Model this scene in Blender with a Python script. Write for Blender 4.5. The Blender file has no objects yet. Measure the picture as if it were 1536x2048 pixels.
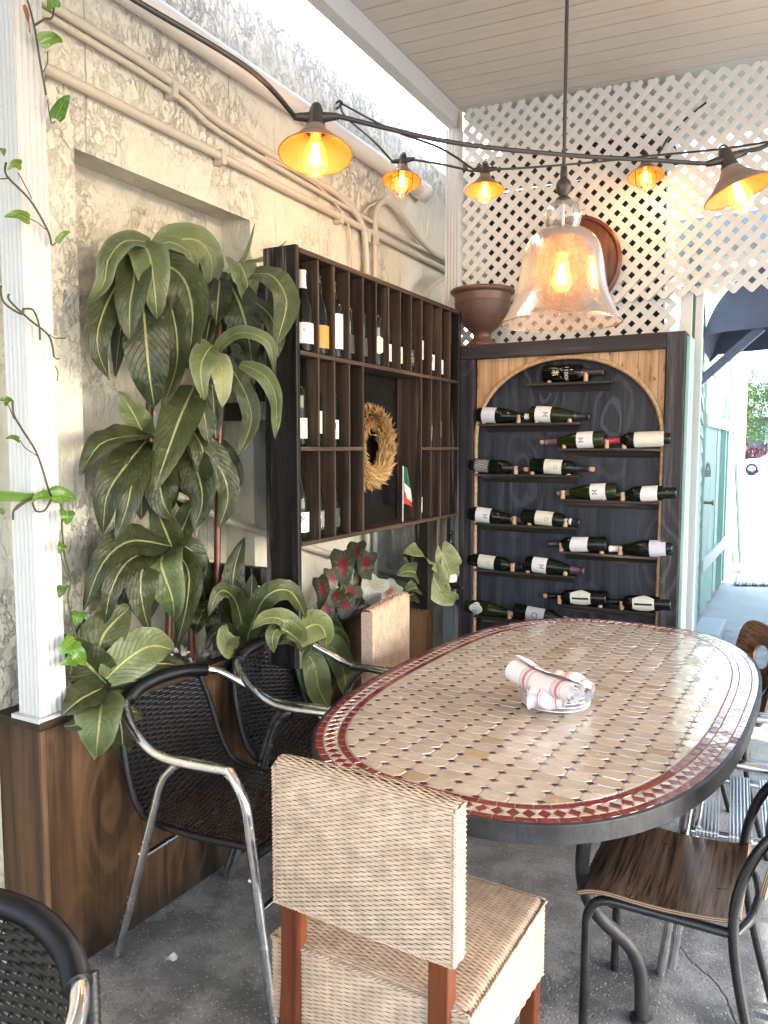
import bpy, bmesh, random, math
from math import sin, cos, pi, radians, sqrt, atan2, floor, tan
from mathutils import Vector as V, Matrix, noise as mnoise
random.seed(7)
R_ = random.Random(11)
SC = bpy.context.scene
COL = SC.collection

# ---------------------------------------------------------------- camera maths (turns a photo pixel into a point of the place)
CAMH, FPX, YAW, PIT = 1.52, 1540.0, radians(28.4), radians(4.8)
CF = V((-sin(YAW)*cos(PIT), cos(YAW)*cos(PIT), -sin(PIT)))
CR = V((cos(YAW), sin(YAW), 0))
CU = CR.cross(CF)
CAM = V((0, 0, CAMH))
def ray(px, py): return CF + CR*((px-768)/FPX) + CU*((1024-py)/FPX)
def onx(px, py, x):
    d = ray(px, py); return CAM + d*(x/d.x)
def ony(px, py, y):
    d = ray(px, py); return CAM + d*(y/d.y)
def onz(px, py, z):
    d = ray(px, py); return CAM + d*((z-CAMH)/d.z)
def atd(px, py, dist): return CAM + ray(px, py)*dist

# ---------------------------------------------------------------- mesh helpers
class MB:
    def __init__(s):
        s.v = []; s.f = []; s.mi = []; s.uv = []; s.col = []; s.sm = []
        s.M = None
    def add(s, vs, fs, mi=0, uvs=None, col=None, smooth=False):
        o = len(s.v)
        if s.M is not None: s.v.extend([s.M @ V(p) for p in vs])
        else: s.v.extend([V(p) for p in vs])
        for k, f in enumerate(fs):
            s.f.append([i+o for i in f]); s.mi.append(mi)
            s.uv.append([uvs[i] for i in f] if uvs is not None else None)
            s.col.append(col); s.sm.append(smooth)
    def box(s, x0, x1, y0, y1, z0, z1, mi=0, col=None):
        vs = [(x0,y0,z0),(x1,y0,z0),(x1,y1,z0),(x0,y1,z0),(x0,y0,z1),(x1,y0,z1),(x1,y1,z1),(x0,y1,z1)]
        s.add(vs, [(0,3,2,1),(4,5,6,7),(0,1,5,4),(1,2,6,5),(2,3,7,6),(3,0,4,7)], mi, None, col)
    def cbox(s, c, size, mi=0, M=None, col=None):
        old = s.M
        if M is not None: s.M = (old @ M) if old is not None else M
        a = [q/2 for q in size]
        s.box(c[0]-a[0], c[0]+a[0], c[1]-a[1], c[1]+a[1], c[2]-a[2], c[2]+a[2], mi, col)
        s.M = old
    def bar(s, p, q, w, h, mi=0, up=V((0,0,1)), col=None):
        p = V(p); q = V(q); t = (q-p).normalized(); sd = t.cross(up)
        if sd.length < 1e-4: sd = t.cross(V((1,0,0)))
        sd.normalize(); u = sd.cross(t)
        vs = []
        for b in (p, q):
            for a, c in ((-1,-1),(1,-1),(1,1),(-1,1)): vs.append(b + sd*(a*w/2) + u*(c*h/2))
        s.add(vs, [(0,1,2,3),(7,6,5,4),(0,4,5,1),(1,5,6,2),(2,6,7,3),(3,7,4,0)], mi, None, col)
    def tube(s, pts, r, n=8, mi=0, caps=True, closed=False, smooth=True, col=None, flat=None):
        pts = [V(p) for p in pts]; m = len(pts)
        rr = r if isinstance(r, (list, tuple)) else [r]*m
        tg = []
        for i in range(m):
            if closed: t = pts[(i+1) % m]-pts[(i-1) % m]
            else: t = pts[min(i+1, m-1)]-pts[max(i-1, 0)]
            tg.append(t.normalized() if t.length > 1e-9 else V((0,0,1)))
        a = V((0,0,1)) if abs(tg[0].z) < .9 else V((1,0,0))
        nrm = (a - tg[0]*a.dot(tg[0])).normalized()
        vs = []; uv = []
        for i in range(m):
            nrm = nrm - tg[i]*nrm.dot(tg[i])
            nrm = nrm.normalized() if nrm.length > 1e-6 else tg[i].orthogonal().normalized()
            b = tg[i].cross(nrm)
            for k in range(n):
                an = 2*pi*k/n
                fx = flat if flat else 1
                vs.append(pts[i] + nrm*(rr[i]*cos(an)*fx) + b*(rr[i]*sin(an))); uv.append((k/n, i/(m-1) if m > 1 else 0))
        fs = []
        for i in range(m if closed else m-1):
            i2 = (i+1) % m
            for k in range(n):
                k2 = (k+1) % n
                fs.append((i*n+k, i*n+k2, i2*n+k2, i2*n+k))
        s.add(vs, fs, mi, uv, col, smooth)
        if caps and not closed:
            s.add(vs[:n], [tuple(range(n-1, -1, -1))], mi, uv[:n], col)
            s.add(vs[-n:], [tuple(range(n))], mi, uv[-n:], col)
    def lathe(s, prof, n=24, mi=0, M=None, smooth=True, col=None, a0=0, a1=2*pi):
        old = s.M
        if M is not None: s.M = (old @ M) if old is not None else M
        full = abs(a1-a0-2*pi) < 1e-6
        vs = []; uv = []; k2 = n if full else n+1
        for j, (r, z) in enumerate(prof):
            for k in range(k2):
                an = a0+(a1-a0)*k/n
                vs.append((max(r, 1e-5)*cos(an), max(r, 1e-5)*sin(an), z)); uv.append((k/n, j/(len(prof)-1)))
        fs = []
        for j in range(len(prof)-1):
            for k in range(n):
                kk = (k+1) % k2
                fs.append((j*k2+k, j*k2+kk, (j+1)*k2+kk, (j+1)*k2+k))
        s.add(vs, fs, mi, uv, col, smooth)
        s.M = old
    def grid(s, fn, nu, nv, mi=0, smooth=True, col=None, uvf=None):
        vs = []; uv = []
        for j in range(nv+1):
            for i in range(nu+1):
                u, w = i/nu, j/nv
                vs.append(fn(u, w)); uv.append(uvf(u, w) if uvf else (u, w))
        fs = [(j*(nu+1)+i, j*(nu+1)+i+1, (j+1)*(nu+1)+i+1, (j+1)*(nu+1)+i) for j in range(nv) for i in range(nu)]
        s.add(vs, fs, mi, uv, col, smooth)
    def prism(s, poly, fn, a0, a1, mi=0, col=None, smooth=False):
        """poly: 2D points; fn(p2, a) gives the 3D point at extrusion a"""
        n = len(poly)
        vs = [fn(p, a0) for p in poly] + [fn(p, a1) for p in poly]
        s.add(vs, [tuple(range(n-1, -1, -1)), tuple(range(n, 2*n))], mi, None, col)
        s.add(vs, [(i, (i+1) % n, n+(i+1) % n, n+i) for i in range(n)], mi, None, col, smooth)
    def weave(s, P, nu, nv, amp=.0015, h=.0012, sub=4, mi=0, fill=.92, col=None, par=0):
        """woven strands: nv strands running along u over and under nu stakes"""
        e = 1e-3
        for j in range(nv):
            w = (j+.5)/nv
            vs = []; m = nu*sub+1
            for i in range(m):
                u = i/(m-1)
                c = P(u, w)
                du = P(min(u+e, 1), w)-P(max(u-e, 0), w)
                dv = P(u, min(w+e, 1))-P(u, max(w-e, 0))
                nn = du.cross(dv)
                nn = nn.normalized() if nn.length > 1e-12 else V((0,0,1))
                hv = dv*((.5*fill/nv)/(min(w+e,1)-max(w-e,0)))
                c = c + nn*(amp*cos(pi*(u*nu+j+par))) + nn*R_.uniform(-.0002,.0002)
                vs += [c-hv-nn*h, c+nn*h, c+hv-nn*h]
            fs = []
            for i in range(m-1):
                a = 3*i
                fs += [(a, a+3, a+4, a+1), (a+1, a+4, a+5, a+2)]
            s.add(vs, fs, mi, None, col, True)
    def build(s, name, mats, parent=None, loc=None, rot=None, bevel=0, segs=2, solid=0, kind=None):
        me = bpy.data.meshes.new(name)
        me.from_pydata([tuple(p) for p in s.v], [], s.f)
        if not isinstance(mats, (list, tuple)): mats = [mats]
        for m in mats: me.materials.append(m)
        me.polygons.foreach_set('material_index', s.mi)
        me.polygons.foreach_set('use_smooth', s.sm)
        if any(u is not None for u in s.uv):
            L = me.uv_layers.new(name='UVMap'); flat = []
            for f, u in zip(s.f, s.uv):
                if u is None: flat += [0, 0]*len(f)
                else:
                    for a in u: flat += [a[0], a[1]]
            L.data.foreach_set('uv', flat)
        if any(c is not None for c in s.col):
            A = me.color_attributes.new('Col', 'FLOAT_COLOR', 'CORNER'); flat = []
            for f, c in zip(s.f, s.col):
                c = c or (1, 1, 1)
                flat += [c[0], c[1], c[2], 1]*len(f)
            A.data.foreach_set('color', flat)
        me.update()
        o = bpy.data.objects.new(name, me); COL.objects.link(o)
        if parent is not None: o.parent = parent
        if loc is not None: o.location = loc
        if rot is not None: o.rotation_euler = rot
        if bevel:
            b = o.modifiers.new('b', 'BEVEL'); b.width = bevel; b.segments = segs; b.limit_method = 'ANGLE'; b.angle_limit = radians(40)
        if solid:
            b = o.modifiers.new('s', 'SOLIDIFY'); b.thickness = solid; b.offset = 0
        return o

def tag(o, label=None, cat=None, group=None, kind=None):
    if label: o['label'] = label
    if cat: o['category'] = cat
    if group: o['group'] = group
    if kind: o['kind'] = kind
    return o
def thing(name, label, cat, loc=(0,0,0), rz=0, group=None, kind=None):
    o = bpy.data.objects.new(name, None); COL.objects.link(o)
    o.empty_display_size = .1
    o.location = loc; o.rotation_euler = (0, 0, rz)
    return tag(o, label, cat, group, kind)
def copy_tree(o, parent=None):
    c = o.copy(); COL.objects.link(c)
    if parent is not None: c.parent = parent
    for ch in list(o.children): copy_tree(ch, c)
    return c
def cat(pts, k=6, closed=False):
    """Catmull-Rom through the points"""
    pts = [V(p) for p in pts]; n = len(pts); out = []
    rng = n if closed else n-1
    for i in range(rng):
        if closed: p0, p1, p2, p3 = pts[(i-1) % n], pts[i], pts[(i+1) % n], pts[(i+2) % n]
        else: p0, p1, p2, p3 = pts[max(i-1, 0)], pts[i], pts[i+1], pts[min(i+2, n-1)]
        for j in range(k):
            t = j/k
            out.append(.5*((2*p1)+(p2-p0)*t+(2*p0-5*p1+4*p2-p3)*t*t+(3*p1-p0-3*p2+p3)*t**3))
    if not closed: out.append(pts[-1])
    return out
def fillet(pts, r, k=6):
    """polyline with rounded corners"""
    pts = [V(p) for p in pts]; out = [pts[0]]
    for i in range(1, len(pts)-1):
        a, b, c = pts[i-1], pts[i], pts[i+1]
        rr = r[i-1] if isinstance(r, (list, tuple)) else r
        d = min(rr, (a-b).length*.48, (c-b).length*.48)
        p = b+(a-b).normalized()*d; q = b+(c-b).normalized()*d
        for j in range(k+1):
            t = j/k
            out.append(p*(1-t)**2+b*2*t*(1-t)+q*t*t)
    out.append(pts[-1])
    return out
def rotm(axis, ang): return Matrix.Rotation(ang, 4, axis)
def T_(x, y, z): return Matrix.Translation((x, y, z))

# ---------------------------------------------------------------- material helpers
class N:
    def __init__(s, name):
        s.m = bpy.data.materials.new(name); s.m.use_nodes = True
        s.t = s.m.node_tree; s.t.nodes.clear()
        s.o = s.t.nodes.new('ShaderNodeOutputMaterial'); s._c = None
    def lk(s, v, sock):
        if isinstance(v, bpy.types.NodeSocket): s.t.links.new(v, sock)
        elif v is not None:
            if sock.type == 'RGBA' and not isinstance(v, (int, float)) and len(v) == 3: v = (*v, 1)
            elif sock.type == 'VECTOR' and isinstance(v, (int, float)): v = (v, v, v)
            sock.default_value = v
    def __call__(s, typ, **kw):
        nd = s.t.nodes.new('ShaderNode'+typ)
        for k, v in kw.items():
            if k[0] == '_': setattr(nd, k[1:], v)
        for k, v in kw.items():
            if k[0] != '_': s.lk(v, nd.inputs[k.replace('_', ' ')])
        return nd
    @property
    def obj(s):
        if s._c is None: s._c = s('TexCoord')
        return s._c.outputs['Object']
    @property
    def uv(s):
        if s._c is None: s._c = s('TexCoord')
        return s._c.outputs['UV']
    def map(s, vec, scale=(1,1,1), loc=(0,0,0), rot=(0,0,0)):
        return s('Mapping', Vector=vec, Scale=scale, Location=loc, Rotation=rot).outputs[0]
    def sep(s, vec):
        return s('SeparateXYZ', Vector=vec).outputs
    def noise(s, vec, scale, detail=4, rough=.55, dist=0, out=0):
        return s('TexNoise', Vector=vec, Scale=scale, Detail=detail, Roughness=rough, Distortion=dist).outputs[out]
    def voro(s, vec, scale, feature='F1', out=0, rand=1):
        return s('TexVoronoi', _feature=feature, Vector=vec, Scale=scale, Randomness=rand).outputs[out]
    def math(s, op, a, b=0, c=None, clamp=False):
        nd = s.t.nodes.new('ShaderNodeMath'); nd.operation = op; nd.use_clamp = clamp
        s.lk(a, nd.inputs[0]); s.lk(b, nd.inputs[1])
        if c is not None: s.lk(c, nd.inputs[2])
        return nd.outputs[0]
    def mr(s, v, a, b, c=0, d=1, smooth=False):
        nd = s('MapRange', Value=v, From_Min=a, From_Max=b, To_Min=c, To_Max=d)
        if smooth: nd.interpolation_type = 'SMOOTHSTEP'
        return nd.outputs[0]
    def mix(s, f, a, b, mode='MIX'):
        nd = s.t.nodes.new('ShaderNodeMix'); nd.data_type = 'RGBA'; nd.blend_type = mode
        s.lk(f, nd.inputs[0]); s.lk(a, nd.inputs[6]); s.lk(b, nd.inputs[7])
        return nd.outputs[2]
    def ramp(s, f, stops, interp='LINEAR'):
        nd = s('ValToRGB', Fac=f); cr = nd.color_ramp; cr.interpolation = interp
        while len(cr.elements) < len(stops): cr.elements.new(.5)
        for e, (p, c) in zip(cr.elements, stops):
            e.position = p
            if isinstance(c, (int, float)): c = (c, c, c)
            e.color = (*c[:3], 1)
        return nd.outputs[0]
    def bump(s, h, dist=.01, strength=1, nrm=None):
        nd = s('Bump', Height=h, Distance=dist, Strength=strength)
        if nrm is not None: s.lk(nrm, nd.inputs['Normal'])
        return nd.outputs[0]
    def done(s, shader):
        s.t.links.new(shader, s.o.inputs[0]); return s.m
    def pb(s, **kw):
        return s.done(s('BsdfPrincipled', **kw).outputs[0])

def plain(name, col, rough=.5, metal=0, var=.12, vs=8, bump=0, bs=60, spec=None):
    # spec lowers the mirror-like share of a surface
    n = N(name)
    nz = n.noise(n.obj, vs, 5)
    c = n.mix(n.mr(nz, .3, .7), [q*(1-var) for q in col], [min(1, q*(1+var)) for q in col])
    kw = dict(Base_Color=c, Metallic=metal, Roughness=n.mr(n.noise(n.obj, vs*2.3, 3), .3, .7, max(0, rough-.06), min(1, rough+.08)))
    if bump: kw['Normal'] = n.bump(n.noise(n.obj, bs, 4), bump)
    if spec is not None: kw['Specular_IOR_Level'] = spec
    return n.pb(**kw)

def m_stucco():
    n = N('stucco_paint')
    o = n.obj
    y = n.sep(o)[1]; z = n.sep(o)[2]
    big = n.noise(n.map(o, (1, 1, .7)), 5.5, 3, .55, .6)
    patch = n.mr(big, .47, .55, 0, 1, True)
    mid = n.noise(n.map(o, (1, 1, .75)), 13, 7, .68, .15)
    ridg = n.mr(mid, .49, .56, 0, 1, True)
    vor = n.noise(n.map(o, (1, 1, .6)), 36, 5, .65, .15)
    ridg2 = n.mr(vor, .5, .6, 0, 1, True)
    fine = n.noise(o, 120, 3)
    zone = n.mr(n.noise(o, 1.7, 3, .5), .42, .64, .12, 1, True)
    up = n.mr(z, 2.9, 3.0, 0, .55)
    zone = n.math('ADD', zone, up)
    h = n.math('ADD', n.math('MULTIPLY', n.math('MULTIPLY', ridg, .8), zone), n.math('MULTIPLY', patch, .3))
    h = n.math('ADD', h, n.math('MULTIPLY', n.math('MULTIPLY', ridg2, .5), zone))
    h = n.math('ADD', h, n.math('MULTIPLY', fine, .16))
    # vertical hairline joints
    yy = n.math('ADD', y, n.math('MULTIPLY', n.noise(n.map(o, (0, 3, 2.2)), 1.6, 2), .05))
    vd = n.t.nodes.new('ShaderNodeTexVoronoi'); vd.voronoi_dimensions = '1D'; vd.feature = 'DISTANCE_TO_EDGE'
    n.lk(yy, vd.inputs['W']); vd.inputs['Scale'].default_value = 3.4
    crack = n.mr(vd.outputs[0], .0, .012, 1, 0)
    crack = n.math('MULTIPLY', crack, n.mr(n.noise(n.map(o, (1, 4, .8)), 2.2, 3), .4, .6))
    h = n.math('SUBTRACT', h, n.math('MULTIPLY', crack, .5))
    c = n.mix(n.mr(n.noise(o, 1.3, 5), .3, .7), (.54, .515, .42), (.64, .615, .525))
    c = n.mix(n.math('MULTIPLY', n.mr(n.noise(n.map(o, (1, 1, .25)), 5, 5, .65), .55, .75), .22), c, (.42, .39, .31))
    c = n.mix(n.math('MULTIPLY', crack, .5), c, (.23, .21, .17))
    spots = n.mr(n.noise(n.map(o, (1, 1, .6)), 24, 5, .7), .69, .76)
    c = n.mix(n.math('MULTIPLY', spots, .4), c, (.12, .105, .08))
    low = n.math('MULTIPLY', n.mr(z, 1.15, .75), n.mr(n.noise(n.map(o, (1, 1, .5)), 7, 4), .4, .6))
    c = n.mix(n.math('MULTIPLY', low, .35), c, (.28, .235, .13))
    return n.pb(Base_Color=c, Roughness=n.mr(fine, .3, .7, .42, .6), Normal=n.bump(h, .0095, 1))

def m_white(name='white_paint', col=(.50, .498, .485), rough=.42, dirt=.25):
    n = N(name); o = n.obj
    d = n.mr(n.noise(n.map(o, (1, 1, .35)), 4, 6, .65), .55, .78)
    c = n.mix(n.math('MULTIPLY', d, dirt), col, (.42, .39, .33))
    c = n.mix(n.math('MULTIPLY', n.mr(n.noise(o, 38, 5, .7), .64, .7), dirt), c, (.2, .18, .15))
    return n.pb(Base_Color=c, Roughness=n.mr(n.noise(o, 9, 3), .3, .7, rough-.06, rough+.1), Normal=n.bump(n.noise(o, 25, 3), .002))

def m_ceiling():
    n = N('ceiling_panel'); o = n.obj
    y = n.sep(o)[1]
    fr = n.math('FRACT', n.math('DIVIDE', y, .105))
    g = n.mr(n.math('ABSOLUTE', n.math('SUBTRACT', fr, .5)), .455, .5)
    fr2 = n.math('FRACT', n.math('DIVIDE', y, .0525))
    g2 = n.mr(n.math('ABSOLUTE', n.math('SUBTRACT', fr2, .5)), .4, .5)
    st = n.noise(n.map(o, (1.6, 26, 1)), 2.2, 6, .7)
    c = n.mix(n.mr(n.noise(o, 1.2, 4), .3, .7), (.44, .415, .365), (.53, .505, .45))
    c = n.mix(n.math('MULTIPLY', n.mr(st, .6, .78), .5), c, (.33, .29, .22))
    c = n.mix(n.math('MULTIPLY', g, n.mr(n.noise(n.map(o, (1, .4, 1)), 6, 4), .4, .7, .1, .65)), c, (.22, .185, .14))
    h = n.math('SUBTRACT', n.math('MULTIPLY', st, .12), n.math('ADD', g, n.math('MULTIPLY', g2, .35)))
    return n.pb(Base_Color=c, Roughness=.32, Normal=n.bump(h, .004))

def m_wood(name, dark, light, axis=2, scale=1.0, rough=.55, wear=None, wearamt=0, knots=False, streak=26, stain=None, bumpd=.0025, spec=.28, knotamt=.75):
    """stained wood; grain runs along axis"""
    n = N(name); o = n.obj
    sc = [streak, streak, streak]; sc[axis] = 1.2
    g = n.noise(n.map(o, sc), scale, 6, .62, .35)
    sc2 = [7, 7, 7]; sc2[axis] = .7
    g2 = n.noise(n.map(o, sc2), scale, 4, .5, 1.1)
    f = n.math('ADD', n.math('MULTIPLY', g, .65), n.math('MULTIPLY', g2, .35))
    c = n.mix(n.mr(f, .38, .64), dark, light)
    h = g
    if knots:
        sc3 = [3.2, 3.2, 3.2]; sc3[axis] = 1.5
        vec = n.map(o, sc3)
        dv = n('VectorMath', _operation='ADD'); n.lk(vec, dv.inputs[0])
        nz = n('TexNoise', Vector=vec, Scale=1.4, Detail=3)
        sub = n('VectorMath', _operation='SCALE', Scale=.55); n.lk(nz.outputs[1], sub.inputs[0])
        n.lk(sub.outputs[0], dv.inputs[1])
        vo = n.voro(dv.outputs[0], 1.0)
        rings = n.math('SINE', n.math('MULTIPLY', vo, 46))
        rr = n.math('MULTIPLY', n.mr(rings, .1, .95), n.mr(vo, .62, .1))
        c = n.mix(n.math('MULTIPLY', rr, knotamt), c, [min(1, q*2.3) for q in light])
        h = n.math('ADD', h, n.math('MULTIPLY', rr, .5))
    if wear:
        w = n.mr(n.noise(n.map(o, [a*.8 for a in sc]), scale*.8, 8, .75), .53, .64)
        c = n.mix(n.math('MULTIPLY', w, wearamt), c, wear)
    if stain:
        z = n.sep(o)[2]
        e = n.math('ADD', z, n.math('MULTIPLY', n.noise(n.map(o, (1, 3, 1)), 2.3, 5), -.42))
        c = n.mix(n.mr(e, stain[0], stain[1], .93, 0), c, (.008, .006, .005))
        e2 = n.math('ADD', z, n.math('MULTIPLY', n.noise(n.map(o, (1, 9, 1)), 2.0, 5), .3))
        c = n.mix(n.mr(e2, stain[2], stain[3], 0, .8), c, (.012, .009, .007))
    return n.pb(Base_Color=c, Roughness=n.mr(g, .3, .7, rough-.08, rough+.14), Normal=n.bump(h, bumpd), Specular_IOR_Level=spec)

def m_pine():
    n = N('pale_pine'); o = n.obj
    g = n.noise(n.map(o, (24, 24, 1.2)), 1, 6, .6, .3)
    c = n.mix(n.mr(g, .36, .66), (.30, .165, .075), (.56, .365, .195))
    x = n.sep(o)[0]
    fr = n.math('FRACT', n.math('DIVIDE', n.math('ADD', x, 1.58), .092))
    pl = n.math('ABSOLUTE', n.math('SUBTRACT', fr, .5))
    c = n.mix(n.mr(pl, .475, .5), c, (.05, .025, .012))
    k = n.mr(n.noise(n.map(o, (22, 22, 8)), 1.6, 3, .5), .60, .70)
    c = n.mix(n.math('MULTIPLY', k, .85), c, (.055, .025, .012))
    return n.pb(Base_Color=c, Roughness=.55, Normal=n.bump(g, .002))

def m_attr(name, rough=.3, bump=0, bs=40, var=.15, metal=0, coat=0, lo=None, vs=25):
    n = N(name); o = n.obj
    a = n('Attribute', _attribute_name='Col').outputs[0]
    nz = n.noise(o, vs, 5, .6)
    c = n.mix(n.mr(nz, .3, .7, 0, var), a, lo or (.1, .08, .06))
    kw = dict(Base_Color=c, Roughness=n.mr(n.noise(o, 30, 3), .3, .7, rough*.6, rough*1.4), Metallic=metal)
    if coat: kw['Coat_Weight'] = coat; kw['Coat_Roughness'] = .12; kw['Coat_IOR'] = 1.75
    if bump: kw['Normal'] = n.bump(n.noise(o, bs, 3), bump)
    return n.pb(**kw)

def m_concrete():
    n = N('worn_concrete'); o = n.obj
    a = n.noise(o, 1.1, 6, .6, .4)
    b = n.noise(o, 6, 6, .65)
    c = n.mix(n.mr(a, .36, .62), (.06, .06, .06), (.27, .265, .258))
    c = n.mix(n.math('MULTIPLY', n.mr(b, .45, .62), .8), c, (.34, .335, .325))
    agg = n.voro(o, 110, 'F1')
    rnd = n.voro(o, 110, 'F1', 1)
    sp = n.math('MULTIPLY', n.mr(agg, .38, .2), n.mr(n.sep(rnd)[0], .62, .7))
    c = n.mix(n.math('MULTIPLY', sp, .75), c, (.55, .54, .52))
    dk = n.math('MULTIPLY', n.mr(agg, .4, .2), n.mr(n.sep(rnd)[1], .7, .78))
    c = n.mix(n.math('MULTIPLY', dk, .7), c, (.03, .03, .03))
    w = n.mr(n.noise(n.map(o, (1, 1, 1), (3, 7, 0)), 2.0, 8, .75, .8), .60, .70)
    c = n.mix(n.math('MULTIPLY', w, .5), c, (.52, .52, .51))
    dkp = n.mr(n.noise(n.map(o, (1, 1, 1), (9, 2, 0)), 1.0, 5, .6), .52, .68)
    c = n.mix(n.math('MULTIPLY', dkp, .6), c, (.085, .085, .088))
    ed = n.t.nodes.new('ShaderNodeTexVoronoi'); ed.feature = 'DISTANCE_TO_EDGE'
    wv = n('VectorMath', _operation='ADD'); n.lk(o, wv.inputs[0])
    nz = n('TexNoise', Vector=o, Scale=3.5, Detail=5); sc = n('VectorMath', _operation='SCALE', Scale=.13); n.lk(nz.outputs[1], sc.inputs[0]); n.lk(sc.outputs[0], wv.inputs[1])
    n.lk(wv.outputs[0], ed.inputs['Vector']); ed.inputs['Scale'].default_value = .42
    cr = n.math('MULTIPLY', n.mr(ed.outputs[0], 0, .0022, 1, 0), n.mr(b, .4, .55))
    c = n.mix(n.math('MULTIPLY', cr, .75), c, (.012, .012, .012))
    h = n.math('ADD', n.math('MULTIPLY', n.mr(agg, 0, .5), .25), n.math('MULTIPLY', b, .8))
    h = n.math('SUBTRACT', h, n.math('MULTIPLY', cr, .6))
    return n.pb(Base_Color=c, Roughness=n.mr(a, .35, .65, .38, .7), Normal=n.bump(h, .006, .8))

def m_leaf(name, c1, c2, rib, rough=.46, trans=.12, vein=.09, ribw=.05, edge=None):
    """uv.x runs across the blade (0..1), uv.y along it; the attribute Col.r varies the leaf"""
    n = N(name)
    u, v = n.sep(n.uv)[0], n.sep(n.uv)[1]
    d = n.math('ABSOLUTE', n.math('SUBTRACT', u, .5))
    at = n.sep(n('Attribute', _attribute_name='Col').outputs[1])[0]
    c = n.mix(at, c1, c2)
    nz = n.noise(n.obj, 16, 4)
    c = n.mix(n.mr(nz, .3, .75, 0, .5), c, c2)
    c = n.mix(n.mr(n.noise(n.obj, 4, 3, .6), .58, .75, 0, .35), c, (.085, .08, .028))
    vv = n.math('FRACT', n.math('ADD', n.math('MULTIPLY', v, 13), n.math('MULTIPLY', d, -7)))
    vl = n.mr(n.math('ABSOLUTE', n.math('SUBTRACT', vv, .5)), .0, .1, 1, 0)
    c = n.mix(n.math('MULTIPLY', vl, vein), c, [q*.55 for q in c1])
    r1 = n.mr(d, ribw*.35, ribw*.8, 1, 0)
    c = n.mix(n.math('MULTIPLY', r1, n.mr(n.noise(n.obj, 7, 2), .35, .65, .6, .95)), c, rib)
    if edge: c = n.mix(n.math('MULTIPLY', n.mr(d, .33, .5), .8), c, edge)
    h = n.math('ADD', n.math('MULTIPLY', vl, -.5), n.math('MULTIPLY', r1, 1.0))
    nb = n.bump(h, .0022)
    nb = n.bump(n.noise(n.obj, 15, 3, .55), .016, .9, nb)
    p = n('BsdfPrincipled', Base_Color=c, Roughness=rough, Normal=nb, Specular_IOR_Level=.45)
    tr = n('BsdfTranslucent', Color=c)
    mx = n('MixShader', Fac=trans); n.lk(p.outputs[0], mx.inputs[1]); n.lk(tr.outputs[0], mx.inputs[2])
    return n.done(mx.outputs[0])

def m_caladium():
    n = N('caladium_leaf')
    u, v = n.sep(n.uv)[0], n.sep(n.uv)[1]
    x = n.math('SUBTRACT', u, .5); y = n.math('SUBTRACT', v, .38)
    r = n.math('SQRT', n.math('ADD', n.math('MULTIPLY', x, x), n.math('MULTIPLY', y, y)))
    an = n.math('ARCTAN2', y, x)
    ray_ = n.mr(n.math('SINE', n.math('MULTIPLY', an, 13)), -.1, .7)
    at = n.sep(n('Attribute', _attribute_name='Col').outputs[1])[0]
    base = n.mix(at, (.02, .03, .012), (.32, .35, .30))
    c = n.mix(n.math('MULTIPLY', n.math('MULTIPLY', ray_, n.mr(n.noise(n.obj, 40, 3), .35, .65, .2, .9)), n.mr(r, .42, .26)), base, (.24, .15, .07))
    core = n.mr(n.math('ADD', r, n.math('MULTIPLY', ray_, -.09)), .12, .2, 1, 0)
    core = n.math('MULTIPLY', core, n.mr(at, .5, .8, 1, .15))
    c = n.mix(core, c, (.17, .012, .014))
    return n.pb(Base_Color=c, Roughness=.45)

def m_pothos():
    n = N('pothos_leaf')
    v = n.sep(n.uv)
    nz = n.noise(n.map(n.uv, (3, 1.2, 1)), 2.5, 3, .6, .5)
    at = n.sep(n('Attribute', _attribute_name='Col').outputs[1])[0]
    c = n.mix(at, (.035, .10, .010), (.10, .22, .02))
    c = n.mix(n.math('MULTIPLY', n.mr(nz, .55, .68), .55), c, (.42, .50, .17))
    d = n.math('ABSOLUTE', n.math('SUBTRACT', v[0], .5))
    c = n.mix(n.mr(d, .015, .03, .5, 0), c, (.3, .45, .1))
    p = n('BsdfPrincipled', Base_Color=c, Roughness=.3)
    tr = n('BsdfTranslucent', Color=c)
    mx = n('MixShader', Fac=.25); n.lk(p.outputs[0], mx.inputs[1]); n.lk(tr.outputs[0], mx.inputs[2])
    return n.done(mx.outputs[0])

def m_pendant(name='seeded_glass', tint=(.96, .89, .81), diff=.27, dcol=(.70, .50, .37)):
    n = N(name); o = n.obj
    nz = n.noise(n.map(o, (1, 1, .5)), 70, 4, .7)
    nb = n.bump(n.math('ADD', nz, n.noise(o, 8, 2)), .0015)
    tr = n('BsdfTransparent', Color=tint)
    df = n('BsdfTranslucent', Color=dcol, Normal=nb)
    dd = n('BsdfDiffuse', Color=dcol, Normal=nb)
    m0 = n('MixShader', Fac=.5); n.lk(df.outputs[0], m0.inputs[1]); n.lk(dd.outputs[0], m0.inputs[2])
    m1 = n('MixShader', Fac=n.mr(nz, .35, .65, diff*.55, diff*1.6)); n.lk(tr.outputs[0], m1.inputs[1]); n.lk(m0.outputs[0], m1.inputs[2])
    gl = n('BsdfGlossy', Roughness=.06, Normal=nb)
    lw = n('LayerWeight', Blend=.28, Normal=nb)
    m2 = n('MixShader', Fac=n.math('MULTIPLY', lw.outputs[0], .8)); n.lk(m1.outputs[0], m2.inputs[1]); n.lk(gl.outputs[0], m2.inputs[2])
    return n.done(m2.outputs[0])

def m_emit(name, col, s):
    n = N(name)
    return n.done(n('Emission', Color=col, Strength=s).outputs[0])

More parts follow.
